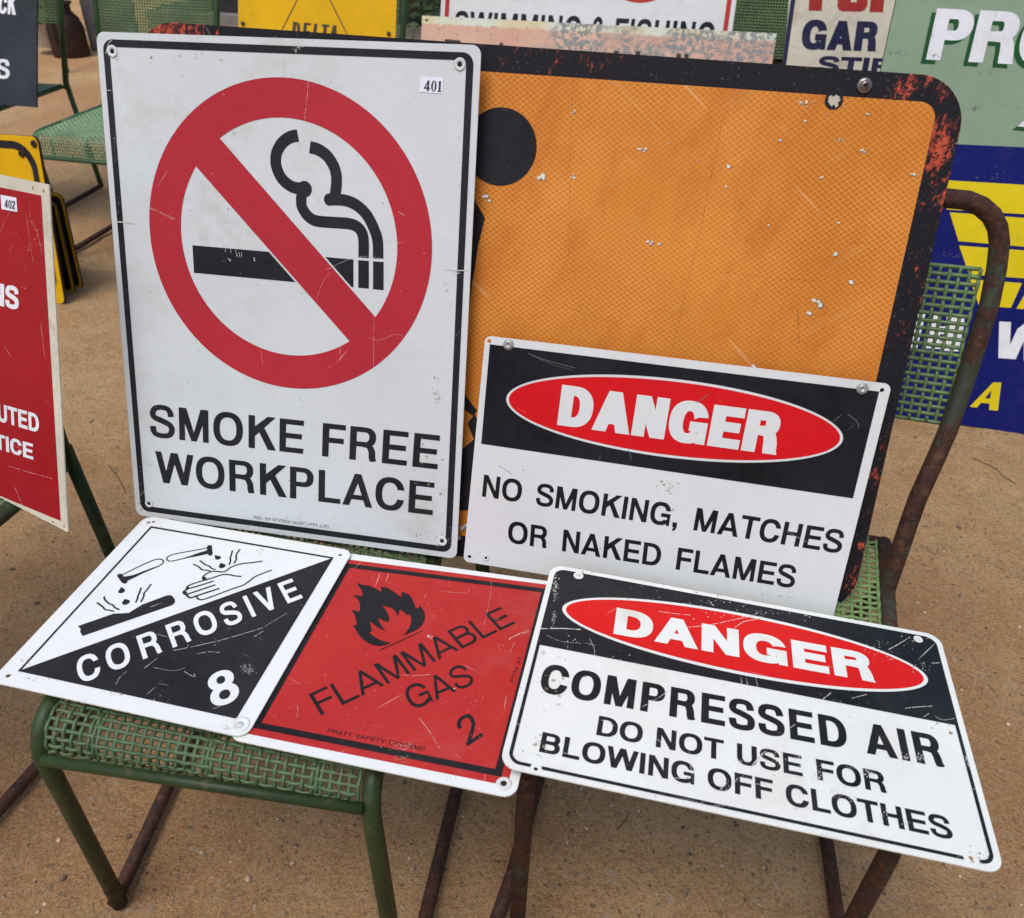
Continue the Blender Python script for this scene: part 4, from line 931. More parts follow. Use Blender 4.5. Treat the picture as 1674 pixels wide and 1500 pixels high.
blots(pD, D, [(702, 1041, 6, 4, 24), (743, 1127, 3, 3, 6)], M['white_h'], .0009, 'paint_chips', 9)
blots(pD, D, [(660, 1222, 30, 9, 70), (590, 1190, 90, 20, 12), (640, 1140, 110, 70, 14), (790, 1190, 30, 30, 12)], M['scratch_pink'], .0009, 'chipped_spots', 10)
blots(pD, D, [(660, 1240, 26, 7, 30), (740, 1272, 16, 6, 12), (410, 1208, 14, 4, 10)], M['stain'], .0009, seed=11, cap=3.5)

# ================================================================== SIGN: danger, compressed air (lying)
pE = Plane((-.0053, .4790, .4419), (.4490, -.0832, -.0192), (.0573, .2851, -.0019), amp=.0008, seed=4)
cE = pE.L([(815.5, 1252.6), (1644, 1430), (1536.4, 1038), (902, 922.5)])
z5 = Zm(870, 960, 4.1675); z6 = Zm(1200, 1040, 3.639); z8 = Zm(800, 900, 1.915)
hE = [pE.loc(p) for p in (z5((25, 1235))[0], z6((1410, 1318))[0], z6((1290, 572))[0], z5((73, 447))[0])]
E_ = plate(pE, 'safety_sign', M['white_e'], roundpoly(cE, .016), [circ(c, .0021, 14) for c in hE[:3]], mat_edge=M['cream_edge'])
tag(E_, 'lying DANGER sign reading COMPRESSED AIR DO NOT USE FOR BLOWING OFF CLOTHES', 'sign')
o1 = roundpoly(inset(cE, .0062), .0125); o2 = roundpoly(inset(cE, .0098), .0090)
pl_, pr_ = pE.loc(z5((52, 393))[0]), pE.loc(z6((1318, 528))[0])
dd = (pr_-pl_).normalized(); top = [pl_-dd*.03, pr_+dd*.03, pr_+dd*.03+Vector((0, .3)), pl_-dd*.03+Vector((0, .3))]
low = [pl_-dd*.03, pl_-dd*.03-Vector((0, .3)), pr_+dd*.03-Vector((0, .3)), pr_+dd*.03]
oe = z8((228, 180), (1373, 400), (330, 148))
ov_ = oval(pE, *oe)
flat(pE, 'heading_panel', M['black_e'], [([o1], [low, ov_])], .0003, E_, .05)
flat(pE, 'border', M['black_e'], [([o1], [o2, top]+[circ(hE[0], .0058, 14), circ(hE[1], .0072, 14)])], .0003, E_, .05)
flat(pE, 'heading_oval', M['red_e'], [([oval(pE, *oe, grow=-.0044)], [])], .0003, E_, .05)
flat(pE, 'heading', M['white_e'], text(pE, 'DANGER', z5((552, 318))[0], z6((840, 275))[0], z5((576, 140))[0], v=.335, h=.245, sp=.75, width=1.25), .0006, E_)
flat(pE, 'lettering', M['black_e'], text(pE, 'COMPRESSED AIR', z5((485, 793))[0], z6((1258, 782))[0], z5((515, 597))[0], i0=2, v=.215, h=.175, space=.42, width=.88, sp=.9), .0003, E_); flat(pE, 'lettering', M['black_e'], text(pE, 'DO NOT USE FOR', z5((435, 1005))[0], z6((912, 935))[0], z5((456, 874))[0], v=.215, h=.17, space=.45, sp=.75), .0003, E_); flat(pE, 'lettering', M['black_e'], text(pE, 'BLOWING OFF CLOTHES', z5((45, 1120))[0], z6((1163, 1182))[0], z5((72, 985))[0], i1=-2, v=.215, h=.17, space=.42, sp=.75), .0003, E_)
for c, m in ((pE.loc(z5((1262, 680))[0]), None),): pass
for p, r in (((945.5, 941.5), .0060), ((1501, 1044.5), .0052)): washer(pE, E_, pE.loc(p), r, M['white_e'], None, M['palehole'], .0008)
for p in (z5((73, 447))[0],): washer(pE, E_, pE.loc(p), .0026, M['palehole'], None, M['stain'] if False else M['palehole'], .0003)
scr(pE, E_, [(z5((60, 285), (200, 283), (330, 290)), 1.6), (z5((1030, 275), (1200, 258), (1400, 215), (1480, 200), (1545, 168)), .9), (z5((1380, 275), (1440, 235), (1540, 215), (1560, 195)), .9), (z5((860, 165), (960, 180), (1080, 190)), .8), (z5((410, 470), (425, 430), (390, 350)), .5), (z5((100, 330), (190, 370), (330, 385)), .4), (z5((1050, 620), (1130, 630)), .5), (z5((1313, 632), (1314, 675)), .7), (z5((750, 815), (850, 760), (930, 705)), .9),
 (z6((500, 395), (575, 338)), 1.0), (z6((700, 368), (790, 345)), .8), (z6((920, 78), (980, 45), (1045, 5)), 1.0), (z6((1015, 428), (1090, 420), (1180, 415)), .9), (z6((1175, 160), (1230, 157)), 1.0), (z6((1130, 478), (1160, 458)), .7), (z6((1190, 470), (1240, 498), (1310, 488)), .5), (z6((90, 790), (160, 705), (190, 685)), .9), (z6((300, 832), (400, 838)), .9), (z6((1395, 775), (1380, 715)), 1.0), (z6((1440, 912), (1420, 908)), .8), (z6((730, 1215), (750, 1245)), .8), (z6((330, 550), (365, 520)), .8),
 (z5((470, 905), (560, 945)), .7), (z5((530, 1020), (570, 1005)), .7), (z5((850, 1035), (960, 1130)), .8), (z5((1480, 1235), (1570, 1140)), 1.0), (z5((690, 1265), (710, 1300)), .6), (z5((770, 1300), (790, 1270)), .6), (z5((970, 1300), (1070, 1306)), .8), (z5((70, 1090), (130, 1110)), .8), (z5((210, 1130), (245, 1135)), .7), (z5((1370, 1340), (1400, 1300)), .9), (z5((1500, 1340), (1600, 1345)), .7)], M['scratch'], .0006)
blots(pE, E_, [(908, 958, 6, 26, 90), (905, 1010, 5, 14, 36), (1210, 1245, 12, 3, 20), (1480, 1237, 6, 8, 34), (1503, 1238, 6, 10, 34), (1305, 1242, 14, 10, 40), (1335, 1265, 16, 16, 60), (1365, 1295, 16, 14, 60), (1418, 1262, 14, 10, 34), (1275, 1238, 12, 14, 34), (1420, 1265, 12, 8, 24), (1385, 1305, 20, 16, 40), (1445, 1330, 14, 12, 26), (1180, 1285, 16, 16, 50), (1220, 1275, 16, 8, 30), (1350, 1365, 14, 5, 50), (1365, 1368, 18, 4, 30), (1325, 1358, 26, 3, 40), (1180, 1318, 30, 3, 40), (1060, 1300, 40, 3, 40), (1130, 1312, 30, 3, 40), (1250, 1340, 16, 3, 22), (1480, 1345, 10, 10, 20), (1613, 1395, 4, 8, 26), (1578, 1245, 3, 14, 14), (1240, 1005, 120, 12, 50), (1150, 985, 60, 10, 26), (1440, 1060, 60, 20, 40), (1510, 1090, 18, 10, 18), (985, 1075, 50, 14, 14), (930, 1055, 20, 18, 14)], M['scratch'], .0006, 'worn_spots', 12)
blots(pE, E_, [(1180, 975, 220, 8, 50), (1600, 1400, 30, 18, 20), (960, 938, 30, 10, 16), (1500, 1045, 30, 12, 14), (900, 1120, 20, 40, 20), (880, 1220, 20, 26, 22), (1000, 1290, 30, 5, 14), (1390, 1170, 5, 16, 12), (1540, 1185, 20, 10, 10), (1050, 960, 50, 5, 14), (920, 1075, 14, 6, 8), (993, 1192, 3, 2, 6)], M['stain'], .0006, 'stains', 13, 4.0)

# ================================================================== SIGN: orange road works sheet
p1 = onz(750, 909, .398)
pO = yawtilt(p1, -10.5, 72.3, amp=.0008, seed=9)
cO = pO.L([(219, 32), (1589, 127)]); W0, W1 = cO[0].x, cO[1].x; HT = (cO[0].y+cO[1].y)/2
pO = Plane(pO.O+pO.u*W0, pO.u, pO.w, amp=.0008, seed=9)     # origin at the sheet's lower left corner
WO = W1-W0
cO = [Vector((0, 0)), Vector((WO, 0)), pO.loc((1589, 127)), pO.loc((219, 32))]
zO = Zm(860, 0, 2.0565); zP = Zm(1270, 0, 4.1436)
hO = pO.loc(zP((385, 680))[0])
HO = pO.L(zP((345, 690), (350, 655), (372, 640), (385, 655), (398, 636), (425, 650), (432, 680), (415, 690), (418, 715), (395, 730), (388, 705), (368, 722)))
O = plate(pO, 'road_sign', M['border'], roundpoly(cO, .050, 12), [HO], t=.003, mat_edge=M['rawedge'])
tag(O, 'large orange road works sign with a rubbed black edge, behind the upright white signs', 'sign')
i1 = pO.L([(785, 115), (1530, 168), (1434, 625)])
inr = inset(cO, [.030, .034, .031, .030]); inr = [inr[0], pO.loc((1350, 990)), pO.loc((1534, 168)), inr[3]]
inr[1] = linex(inr[2], pO.loc((1432, 622)), inr[0], inr[0]+Vector((1, 0)))
inr[3] = linex(inr[2], pO.loc((785, 116)), inr[0], inr[0]+Vector((0, 1)))
flat(pO, 'orange_sheet', M['orange'], [([roundpoly(inr, .017)], [HO])], .0004, O, .05)
zq = Zm(740, 140, 1.9)
# the worker symbol: head, shoulder and legs as far as they show beside the white sign
hc = pO.loc((818, 240)); 
symb = [([circ(hc, (pO.loc((877.5, 240))-hc).length, 48)], []),
 ([pO.L([(700, 300), (765, 300), (779, 332), (793, 356), (782, 400), (772, 465), (765, 520), (700, 560)])], []),
 ([pO.L(zq((-60, 880), (38, 960), (76, 1008), (64, 1026), (-70, 920)))], []),
 ([pO.L(zq((46, 1048), (68, 1020), (84, 1048), (84, 1318), (-60, 1318), (-60, 1130), (30, 1128), (66, 1098)))], [])]
flat(pO, 'torn_rim', M['black_d'], [([circ(hO+Vector((0, .0004)), .0092, 22)], [HO])], .0010, O)
flat(pO, 'worker_symbol', M['black_d'], symb, .0008, O)
chips = [((170, 700), 9), ((205, 690), 8), ((190, 725), 6), ((300, 672), 4), ((235, 688), 5), ((328, 775), 6), ((455, 725), 6), ((448, 672), 4), ((618, 775), 8), ((190, 818), 7), ((25, 945), 8), ((432, 948), 8)]
r_ = random.Random(5); g1 = []; g2 = []
def chip(px, r):
    q = [(px[0]+r*r_.uniform(.55, 1.25)*math.cos(a*.628), px[1]+r*r_.uniform(.5, 1.0)*math.sin(a*.628)) for a in range(10)]
    return q
allc = [(zP(c)[0], r/2.6) for c, r in chips]+[(zO(c)[0], r) for c, r in (((398, 500), 4), ((478, 482), 2.2), ((572, 538), 2.5), ((682, 560), 4.5), ((298, 618), 2.6), ((52, 593), 5.5), ((158, 593), 4), ((997, 594), 3.5), ((1297, 586), 4), ((415, 812), 4), ((445, 818), 3), ((815, 755), 2.5), ((1130, 505), 3), ((160, 375), 3))]+[((1390, 463), 5), ((1336, 495), 7), ((1325, 512), 5), ((1231, 597), 4), ((1363, 414), 4), ((1185, 305), 3), ((795, 322), 6), ((886, 289), 5), ((755, 862), 6), ((752, 876), 5), ((1370, 365), 3), ((1048, 245), 4)]
for c, r in allc:
    for q in range(3 if r > 2.6 else 1):
        dx_, dy_ = r_.gauss(0, r*.55), r_.gauss(0, r*.4); k = r_.uniform(.45, .85)
        g1.append(([pO.L(chip((c[0]+dx_+.6, c[1]+dy_+.7), r*k*1.1))], [])); g2.append(([pO.L(chip((c[0]+dx_, c[1]+dy_), r*k*.85))], []))
tag(flat(pO, 'chip_rims', M['greychip'], g1, .0008, O), kind='stuff'); tag(flat(pO, 'paint_chips', M['cream_edge'], g2, .0011, O), kind='stuff')
scr(pO, O, [([(936, 128), (934, 200), (932, 300), (930, 420)], .5), ([(1182, 190), (1168, 260), (1148, 360), (1120, 480), (1100, 570)], .9), ([(935, 390), (945, 480), (970, 560)], .4), ([(1180, 388), (1300, 394), (1440, 398)], .4), ([(1140, 440), (1280, 455), (1420, 462)], .5), ([(1304, 505), (1306, 560)], 1.6), ([(880, 480), (980, 520), (1100, 545)], .4)], M['crack'], .0009, 'cracks')
c = pO.loc(zP((592, 578))[0]); b = MB(); b.lathe([(.0078, 0), (.0076, .0010), (.0058, .0020), (.0048, .0022), (.0042, .0040), (.0026, .0052), (.0, .0054)], 20, Matrix.Translation((c.x, c.y, .001))); b.build('bolt', M['steel'], O)
MB().lathe([(.0022, 0), (.0022, .0003)], 10, Matrix.Translation((c.x, c.y, .0072))).build('bolt_slot', M['hole'], O)
# ================================================================== signs and things further back
# dark red enamel sign on the left chair
uRd, wRd = Vector((.8541, -.5163, .0)), Vector((.0992, .2801, .9548))
pR = Plane(onz(111.6, 870, .43), uRd, wRd, amp=.0006, seed=12)
TRr = pR.loc((80.6, 301.5)); BLr = pR.loc((0, 813)); TLr = pR.loc((0, 285))
ul = (BLr-Vector((0, 0))).normalized(); utl = (TLr-TRr).normalized()
cR = [ul*.40, Vector((0, 0)), TRr, TRr+utl*.40]
zr = Zm(0, 280, 2.42)
hR = [pR.loc(p) for p in zr((132, 68), (175, 79), (209, 1388), (254, 1405))]
RS = plate(pR, 'enamel_sign', M['cream'], roundpoly(cR, .002, 2), [circ(c, .0024, 12) for c in hR])
tag(RS, 'dark red sign with a white edge and label 402, cut off by the left edge', 'sign')
ra, rb, rc2, rd2 = pR.loc(zr((165, 95))[0]), pR.loc(zr((241, 1382))[0]), pR.loc(zr((0, 62))[0]), pR.loc(zr((0, 1283))[0])
e1 = (rc2-ra).normalized(); e2 = (rd2-rb).normalized()
flat(pR, 'red_panel', M['red_n'], [([[ra+e1*.36, rb+e2*.36, rb, ra]], [])], .0003, RS, .06)
flat(pR, 'lettering', M['signwhite'], text(pR, 'NS', *zr((24, 536), (77, 548), (24, 447)), i0=1, v=.26, h=.2, sp=.5), .0006, RS); flat(pR, 'lettering', M['signwhite'], text(pR, 'UTED', *zr((76, 1010), (158, 1034), (73, 938)), i0=2, v=.24, h=.19, sp=.6), .0006, RS); flat(pR, 'lettering', M['signwhite'], text(pR, 'TICE', *zr((94, 1128), (134, 1140), (92, 1066)), i0=3, v=.24, h=.19, sp=.6), .0006, RS)
pl2 = flat(pR, 'price_label', M['paper'], [([pR.L(zr((5, 92), (68, 104), (72, 160), (9, 149)))], [])], .0006, RS)
flat(pR, 'number', M['ink'], text(pR, '402', *zr((22, 143), (64, 150), (22, 110)), ser=True), .0009, pl2)
scr(pR, RS, [(zr((120, 130), (125, 190), (150, 240), (172, 330)), .7), (zr((108, 170), (125, 300), (135, 360)), .5), (zr((165, 600), (180, 730)), .8), (zr((35, 1165), (120, 1190), (210, 1215)), .6), (zr((60, 1250), (90, 1318)), 1.0), (zr((20, 690), (45, 730)), .6), (zr((60, 130), (20, 200), (5, 240)), .4), (zr((160, 285), (172, 290)), .8)], M['scratch_pink'], .0006)

# dark grey board at the top left
pK = yawtilt(onz(59.5, 175, .44), -20, 68, seed=20)
cK = [pK.loc((59.5, 175))+Vector((-.5, 0)), pK.loc((59.5, 175)), pK.loc((60.5, -140)), pK.loc((60.5, -140))+Vector((-.5, 0))]
bb = pK.loc((0, 170)); cK[0] = cK[1]+(bb-cK[1]).normalized()*.5
KS = plate(pK, 'painted_board', M['charcoal'], cK, (), .006, .1)
tag(KS, 'dark grey board with white letters at the top left corner', 'sign')
zk = Zm(0, 0, 6.82)
flat(pK, 'lettering', M['signwhite'], text(pK, 'CK', *zk((85, 155), (178, 165), (92, -40)), i0=1, v=.24, h=.19, sp=.4, width=.8), .0004, KS); flat(pK, 'lettering', M['signwhite'], text(pK, 'S', *zk((-40, 868), (106, 878), (-36, 655)), v=.22, h=.17, width=.9), .0004, KS)

# folding yellow sign and the two boards leaning behind it
def board(name, O, yaw, tilt, px, r, mat, t, label, bd=None):
    p = yawtilt(O, yaw, tilt, seed=O.x); q = [p.loc(a) if not isinstance(a, Vector) else a for a in px]
    o = plate(p, name, mat, roundpoly(q, r) if r else q, (), t, .08)
    tag(o, label, 'sign'); return p, o, q
O1 = onz(105, 497, .0)
pY = yawtilt(O1, -20, 81, seed=21)
qy = [pY.loc((106, 497)), pY.loc((60, 223)), pY.loc((0, 219))]; eb = (qy[2]-qy[1]).normalized()
cY = [qy[0]+eb*.42, qy[0], qy[1], qy[1]+eb*.42]
YS = plate(pY, 'folding_sign', M['yellow'], roundpoly(cY, .02), (), .010, .08, M['drum'])
tag(YS, 'yellow folding sign with a black border behind the dark red sign', 'sign')
flat(pY, 'border', M['black'], [([roundpoly(inset(cY, .016), .075, 12)], [roundpoly(inset(cY, .038), .058, 12)])], .0004, YS)
zy = Zm(0, 180, 4.41)
for p in ((247, 242), (158, 312)): washer(pY, YS, pY.loc(zy(p)[0]), .011, M['drum'], None, M['hole'], .004)
for k, (tp, bt, lab) in enumerate((((101, 318), (136, 474), 'yellow edged black board, rearmost of the two leaning behind the folding sign'), ((90, 330), (123, 481), 'black board with a yellow rim, between the folding sign and the rearmost board'))):
    Ob = onz(bt[0], bt[1], 0); p = yawtilt(Ob, -24, 83, seed=22+k); a, b_ = p.loc(bt), p.loc(tp); ev = Vector((-1, .02))
    c4 = [a+ev*.36, a, b_, b_+ev*.36]
    o = plate(p, 'folding_sign_leg', M['yellow'], roundpoly(c4, .025), (), .006, .1, M['drum']); o.name = 'leaning_board'
    tag(o, lab, 'board', 'boards leaning behind the folding sign')
    flat(p, 'black_panel', M['black'], [([roundpoly(inset(c4, .009), .016)], [])], .0006, o)

# yellow sign with a triangle
zd = Zm(340, 0, 4.185)
pDl = yawtilt(Vector((-.66, 2.60, .42)), -9, 72, seed=24)
q = pDl.L([(390, 45), (647, 62), (648, 0), (390.5, 0)])
cDl = [Vector((q[0].x, pDl.loc((520, 55)).y-.14)), Vector((q[1].x, pDl.loc((520, 55)).y-.14)), Vector((q[2].x, q[2].y+.22)), Vector((q[3].x, q[3].y+.22))]
cDl = [linex(pDl.loc((390, 43)), pDl.loc((647, 61)), pDl.loc((390, 0)), pDl.loc((390, 45)))-Vector((0, .0)), None, cDl[2], cDl[3]]
b1 = pDl.loc((390, 43)); b2 = pDl.loc((646, 61.5)); dlt = Vector((0, -.012))
cDl = [b1+dlt, b2+dlt, Vector((b2.x+.004, b2.y+.32)), Vector((b1.x, b1.y+.32))]
DS = plate(pDl, 'painted_board', M['yellow'], cDl, (), .004, .1)
tag(DS, 'bright yellow board with a thin triangle and the word DELTA', 'sign')
TRI = [zd((508, 200), (724, -224)), zd((950, 230), (724, -224))]
flat(pDl, 'triangle', M['brown_ink'], [pstroke(pDl, t, 1.9, 2) for t in TRI], .0005, DS)
flat(pDl, 'lettering', M['dkink'], text(pDl, 'DELTA', *zd((571, 270), (884, 298), (583, 147)), v=.22, h=.12, width=.62, sp=1.2), .0005, DS)
for p in ((240, 160), (1238, 230)): MB().lathe([(.006, 0), (.006, .003), (.003, .004)], 10, Matrix.Translation((*pDl.loc(zd(p)[0]), .0003))).build('bolt', M['dkink'], DS)

# swimming and fishing sign, with the peeling pink sign in front of it
zs = Zm(600, 0, 4.185); zs2 = Zm(1000, 0, 4.185)
pS = yawtilt(Vector((.28, 2.60, .42)), -10, 72, seed=25)
qs = pS.L([(719, 28), (1197, 50), (1204, 0), (722, 0)])
bot = pS.loc((950, 95)).y
cS = [Vector((qs[0].x, bot-.22)), Vector((qs[1].x, bot-.22)), Vector((qs[2].x, qs[2].y+.35)), Vector((qs[3].x, qs[3].y+.35))]
SS = plate(pS, 'enamel_sign', M['swim'], cS, (), .003, .1)
tag(SS, 'white sign with a thin red border and black SWIMMING & FISHING lettering', 'sign')
ia = inset(cS, .011)
flat(pS, 'border', M['red_line'], [([inset(cS, .013)], [inset(cS, .026)])], .0004, SS)
flat(pS, 'lettering', M['black'], text(pS, 'SWIMMING & FISHING', (741, 63), (1163.5, 84), (744.6, 17.5), v=.21, h=.17, space=.35), .0004, SS)
rcx = pS.loc((1053, -84)); r1 = (rcx-pS.loc((1053, 4))).length
flat(pS, 'red_circle', M['red_line'], [([circ(rcx, r1, 64)], [circ(rcx, r1*.84, 64)])], .0004, SS)
pW = yawtilt(Vector((.28, 2.45, .42)), -10, 71, amp=.0015, seed=26)
t0, t1 = pW.loc((690, 25)), pW.loc((1270, 54.5)); lft = pW.loc((687, 66)); rgt = pW.loc((1263, 103))
b0 = min(lft.y, rgt.y)-.16
ex0 = (lft-t0).normalized(); ex1 = (rgt-t1).normalized()
pW2 = Plane(pW.O+pW.u*t0.x+pW.w*(t0.y-.235), pW.u, pW.w, amp=.0015, seed=26)
t0, t1 = pW2.loc((690, 25)), pW2.loc((1270, 54.5))
cW = [Vector((t0.x, 0)), Vector((t1.x, 0)), t1, t0]
WS = plate(pW2, 'peeling_sign', M['salmon'], cW, [circ(pW2.loc(zs((408, 136))[0]), .004, 12)], .003, .06)
tag(WS, 'long peeling pink sign with a flaking pale edge, in front of the swimming sign', 'sign')
g = [([pW2.L(Z(*p))], []) for Z, p in ((zs, [(532, 265), (640, 275), (640, 305), (532, 300)]), (zs, [(905, 293), (932, 294), (932, 330), (905, 330)]), (zs2, [(15, 345), (48, 346), (44, 385), (12, 385)]), (zs2, [(162, 348), (195, 350), (195, 390), (162, 390)]), (zs2, [(445, 363), (475, 365), (470, 410), (440, 410)]), (zs2, [(497, 367), (527, 370), (522, 415), (494, 415)]))]
flat(pW2, 'lettering', M['dkink'], g, .0006, WS)

# cream garage sign
pG = yawtilt(Vector((.95, 2.50, .42)), -10, 74, seed=27)
gl = pG.loc((1290, 0)); gl2 = pG.loc((1281, 105)); 
cG = [Vector((gl2.x-.01, gl2.y-.20)), Vector((gl2.x+.34, gl2.y-.20)), Vector((gl.x+.35, gl.y+.35)), Vector((gl.x+.004, gl.y+.35))]
exg = (gl-gl2).normalized(); cG = [gl2-exg*.22, gl2-exg*.22+Vector((.34, 0)), gl+exg*.35+Vector((.34, 0)), gl+exg*.35]
GS = plate(pG, 'painted_board', M['cream'], cG, (), .004, .08)
tag(GS, 'grubby cream board with navy GAR lettering, left of the pale green board', 'sign')
flat(pG, 'border', M['navy_ink'], [([pG.L(zP((133, -300), (168, -300), (63, 437), (49, 560), (20, 560), (35, 437)))], [])], .0004, GS)
flat(pG, 'lettering', M['navy_ink'], text(pG, 'GAR', *zP((158, 331), (505, 342), (183, 132)), i1=1, v=.30, h=.22, sp=.45, width=.98), .0005, GS); flat(pG, 'lettering', M['navy_ink'], text(pG, 'STIR', *zP((272, 492), (612, 506), (290, 377)), i1=2, v=.30, h=.22, sp=.7, width=1.25), .0005, GS)
flat(pG, 'red_lettering', M['red_ink'], [([pG.L(zP((222, -60), (312, -55), (303, 72), (214, 70)))], []), ([pG.L(zP((420, -120), (625, -115), (612, 40), (595, 66), (570, 78), (440, 74), (418, 62), (410, 40)))], [pG.L(zP((505, -100), (545, -100), (540, 15), (500, 12)))]), ([pG.L(zP((640, -60), (735, -60), (718, 82), (628, 80)))], [])], .0005, GS)

# tall pale green and navy board standing on the sand
pP = yawtilt(onz(1560, 692, 0.0), -12, 77, amp=.0012, seed=28)
bl_ = linex(pP.loc((1560, 692)), pP.loc((1674, 710)), pP.loc((1465, 0)), pP.loc((1440, 115)))
tl_ = pP.loc((1465, 0)); up_ = (tl_-bl_).normalized()
rt = (pP.loc((1674, 710))-pP.loc((1560, 692))).normalized()
bl_ = pP.loc((1560, 692))-rt*abs(pP.loc((1560, 692)).x-bl_.x)
tl_ = tl_+(tl_-pP.loc((1440, 115))).normalized()*.22
cP = [bl_, bl_+rt*.95, tl_+rt*.95, tl_]
PS = plate(pP, 'painted_board', M['sage'], cP, (), .012, .08, mat_edge=M['dkgreen'])
tag(PS, 'tall pale green board with a navy lower half and yellow stripes, standing on the sand', 'sign')
n0, n1 = pP.loc((1567, 235.5)), pP.loc((1674, 240.5)); nd = (n1-n0).normalized(); 
flat(pP, 'navy_panel', M['navy'], [([[cP[0]+rt*.001, cP[1]-rt*.001, Vector((cP[1].x, (n0+nd*((cP[1].x-n0.x)/nd.x)).y)), linex(n0, n1, cP[0], cP[3])+rt*.001]], [])], .0004, PS, .06)
zw = Zm(1460, 220, 3.0)
gy = [[(236, 221), (900, 261), (900, 405), (262, 366)], [(277, 380), (900, 427), (900, 570), (320, 521)], [(323, 543), (900, 586), (900, 722), (372, 684)], [(376, 708), (632, 727), (577, 848), (420, 836)], [(675, 732), (900, 750), (900, 875), (604, 852)]]
flat(pP, 'yellow_stripes', M['yellow2'], [([pP.L(zw(*q))], []) for q in gy], .0008, PS, .06)
gw = [[(122, 868), (160, 871), (152, 905), (118, 1045), (62, 1040)], [(200, 880), (232, 882), (228, 1050), (160, 1046)], [(262, 885), (350, 892), (348, 930), (320, 1062), (228, 1058), (232, 1010), (262, 1008), (262, 980), (222, 975), (228, 940), (262, 938)]]
flat(pP, 'white_lettering', M['signwhite'], [([pP.L(zw(*q))], []) for q in gw], .0008, PS)
flat(pP, 'white_lettering', M['signwhite'], [([pP.L(zw((520, 915), (578, 918), (572, 1030), (610, 950), (645, 925), (705, 930), (700, 1040), (760, 935), (815, 938), (715, 1112), (640, 1106), (640, 1010), (600, 1100), (515, 1094)))], []), ], .0008, PS)
flat(pP, 'yellow_letter', M['yellow2'], [([pP.L(zw((375, 1332), (490, 1213), (530, 1215), (513, 1352), (470, 1348), (472, 1318), (430, 1313), (410, 1337)))], [pP.L(zw((450, 1291), (474, 1293), (482, 1252)))])], .0008, PS)
kw = dict(v=.285, h=.20, sp=.35, width=1.03)
pa = zP((1008, 402), (1592, 434), (1085, 55)); sh = [(p[0]-8.6, p[1]+6.5) for p in pa]
flat(pP, 'letter_shadow', M['dkgreen'], text(pP, 'PRO', *sh, i1=1, **kw), .0005, PS)
flat(pP, 'letter_shadow', M['dkgreen'], text(pP, 'A', (1655, 212), (1716, 219), (1678, 176), v=.32, h=.22), .0005, PS)
flat(pP, 'lettering', M['signwhite'], text(pP, 'PRO', *pa, i1=1, **kw), .0009, PS)
flat(pP, 'lettering', M['signwhite'], text(pP, 'A', (1663, 206), (1724, 213), (1686, 170), v=.32, h=.22), .0009, PS)
blots(pP, PS, [(1462, 86, 26, 5, 26), (1594, 176, 10, 5, 30), (1523, 56, 3, 5, 12), (1525, 90, 10, 6, 24), (1558, 112, 8, 2, 10), (1612, 115, 40, 6, 14), (1660, 174, 14, 3, 12), (1620, 290, 40, 14, 24), (1665, 388, 6, 6, 10), (1560, 420, 30, 12, 18)], M['greychip'], .0011, 'scuffs', 15)

# ------------------------------------------------------------------ background
o = MB().tube([onz(110, 117, 0), onz(110, 117, 0)+Vector((-.06, .03, 1.0))], .014).build('steel_pole', M['darkwall']); tag(o, 'thin dark steel pole standing right of the dark grey board', 'pole')
dpos = onz(118, 90, 0)
dr = bpy.data.objects.new('rusty_drum', None); COL.objects.link(dr); dr.location = dpos
tag(dr, 'dark rusty milk can with a sloping shoulder behind the chairs', 'can')
MB().lathe([(.115, 0), (.12, .01), (.12, .17), (.10, .23), (.065, .27), (.065, .31), (.08, .32), (.08, .33)], 28).build('body', M['drum'], dr)
MB().tube(fillet([(-.12, -.06, .20), (-.18, -.10, .24), (-.14, -.07, .30), (-.09, -.04, .30)], .03), .008, 8).build('handle', M['drum'], dr)
en = bpy.data.objects.new('enamel_bucket', None); COL.objects.link(en); en.location = dpos+Vector((-.18, .10, 0)); en.rotation_euler = (R(4), R(6), 0)
tag(en, 'chipped white enamel bucket with rust stains, just left of the rusty can', 'bucket')
MB().lathe([(.10, .05), (.115, .06), (.15, .48), (.158, .485), (.155, .50), (.14, .49), (.10, .10)], 26).build('body', M['enamel'], en)
o = MB().box((0, 0, .30), (.34, .26, .60)).build('steel_box', M['greybox'], None, False); o.location = dpos+Vector((.16, .36, 0)); o.rotation_euler = (0, 0, R(25))
tag(o, 'dull grey steel box standing behind the rusty can', 'box')
bm = bmesh.new(); bm.from_mesh(o.data); bmesh.ops.bevel(bm, geom=list(bm.edges), offset=.012, segments=2, affect='EDGES'); bm.to_mesh(o.data); bm.free()
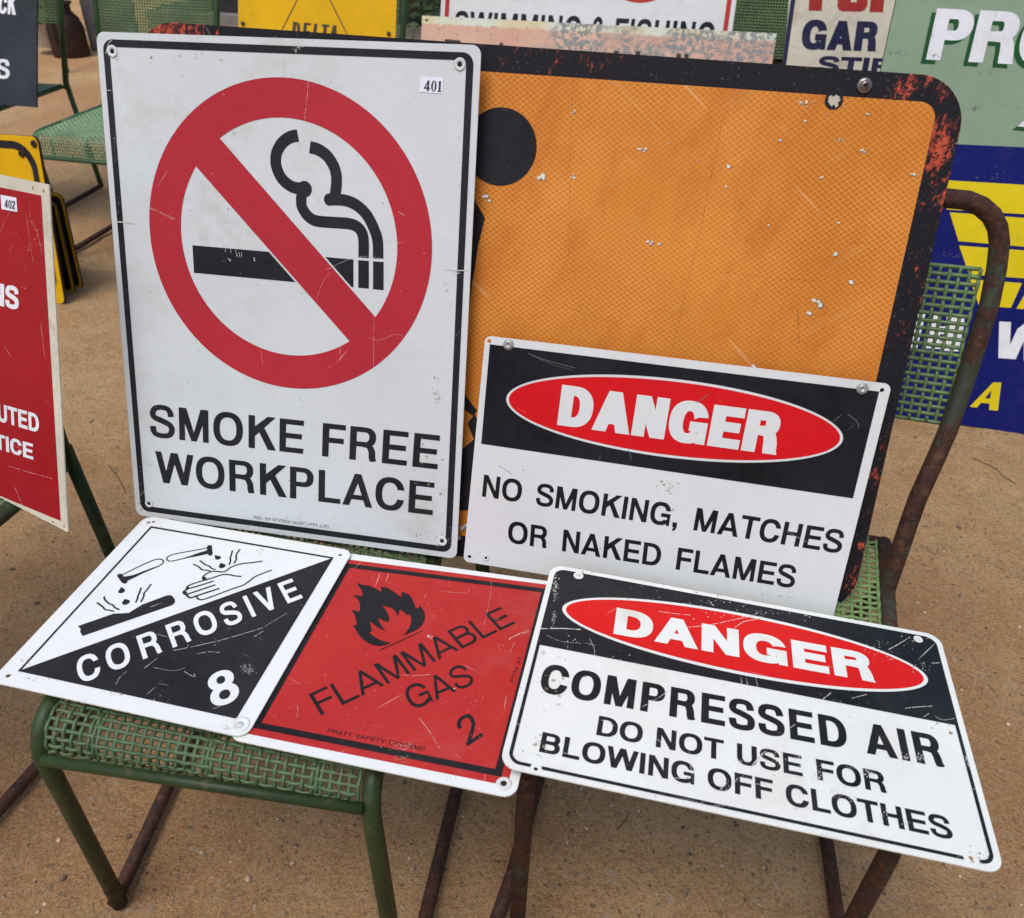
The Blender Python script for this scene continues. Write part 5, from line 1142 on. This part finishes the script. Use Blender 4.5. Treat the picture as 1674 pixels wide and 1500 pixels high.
# low timber bench rail with near-black sheets for the deep shade behind it
bx = onz(520, 42, .0)
a, b = onz(330, 30, .10), onz(760, 58, .10)
d = (b-a).normalized(); d.z = 0; d.normalize(); L = (b-a).length; nb = Vector((-d.y, d.x, 0))
def plankbox(name, c, l, w, h, mat, label, cat, group=None):
    o = MB().box((0, 0, 0), (l, w, h)).build(name, mat, None, False); o.location = c; o.rotation_euler = (0, 0, math.atan2(d.y, d.x))
    bm = bmesh.new(); bm.from_mesh(o.data); bmesh.ops.bevel(bm, geom=list(bm.edges), offset=min(w, h)*.08, segments=2, affect='EDGES'); bm.to_mesh(o.data); bm.free()
    return tag(o, label, cat, group)
mid = (a+b)/2
plankbox('timber_sleeper', mid+d*.8+nb*.10-Vector((0, 0, .035)), L+2.6, .20, .13, M['plank'], 'weathered grey timber sleeper edging the dark bed behind the signs', 'sleeper')
w_ = plankbox('shade_wall', mid+d*1.8+nb*1.3+Vector((0, 0, 1.2)), L+5.2, .08, 2.6, M['darkwall'], 'dark stained shed wall behind the yellow and swimming signs', 'wall')  # wall added as a near-black sheet where there is deep shade
so = MB().box((0, 0, 0), (L+3.4, 1.2, .02)).build('garden_bed', M['darkwall'], None, False); so.location = mid+d*1.2+nb*.75+Vector((0, 0, .03)); so.rotation_euler = (0, 0, math.atan2(d.y, d.x)); tag(so, kind='structure')  # bed takes the same near-black, deep shade put into its colour
sp = onz(688, 14, .25); rr = random.Random(3); lm = MB(); stm = MB()
sb = bpy.data.objects.new('shrub', None); COL.objects.link(sb); sb.location = (sp.x, sp.y+.1, .03); tag(sb, 'small leafy green shrub in the dark bed left of the swimming sign', 'shrub')
for k in range(9):
    t = Vector((rr.uniform(-.22, .22), rr.uniform(-.15, .15), rr.uniform(.22, .50))); stm.tube([(0, 0, 0), t*.5+Vector((0, 0, .05)), t], .004, 5)
for k in range(260):
    c = Vector((rr.gauss(0, .15), rr.gauss(0, .12), rr.uniform(.06, .52))); ax_ = Vector((rr.gauss(0, 1), rr.gauss(0, 1), rr.gauss(0, .5))).normalized(); s_ = ax_.orthogonal().normalized(); l = rr.uniform(.03, .06); wd = l*.36
    nn = ax_.cross(s_)
    lm.add([c-ax_*l, c+s_*wd+nn*.006, c+ax_*l, c-s_*wd+nn*.006, c], [(0, 1, 4), (1, 2, 4), (2, 3, 4), (3, 0, 4)])
lm.build('leaves', M['leaf'], sb, False); stm.build('stems', M['twig'], sb)
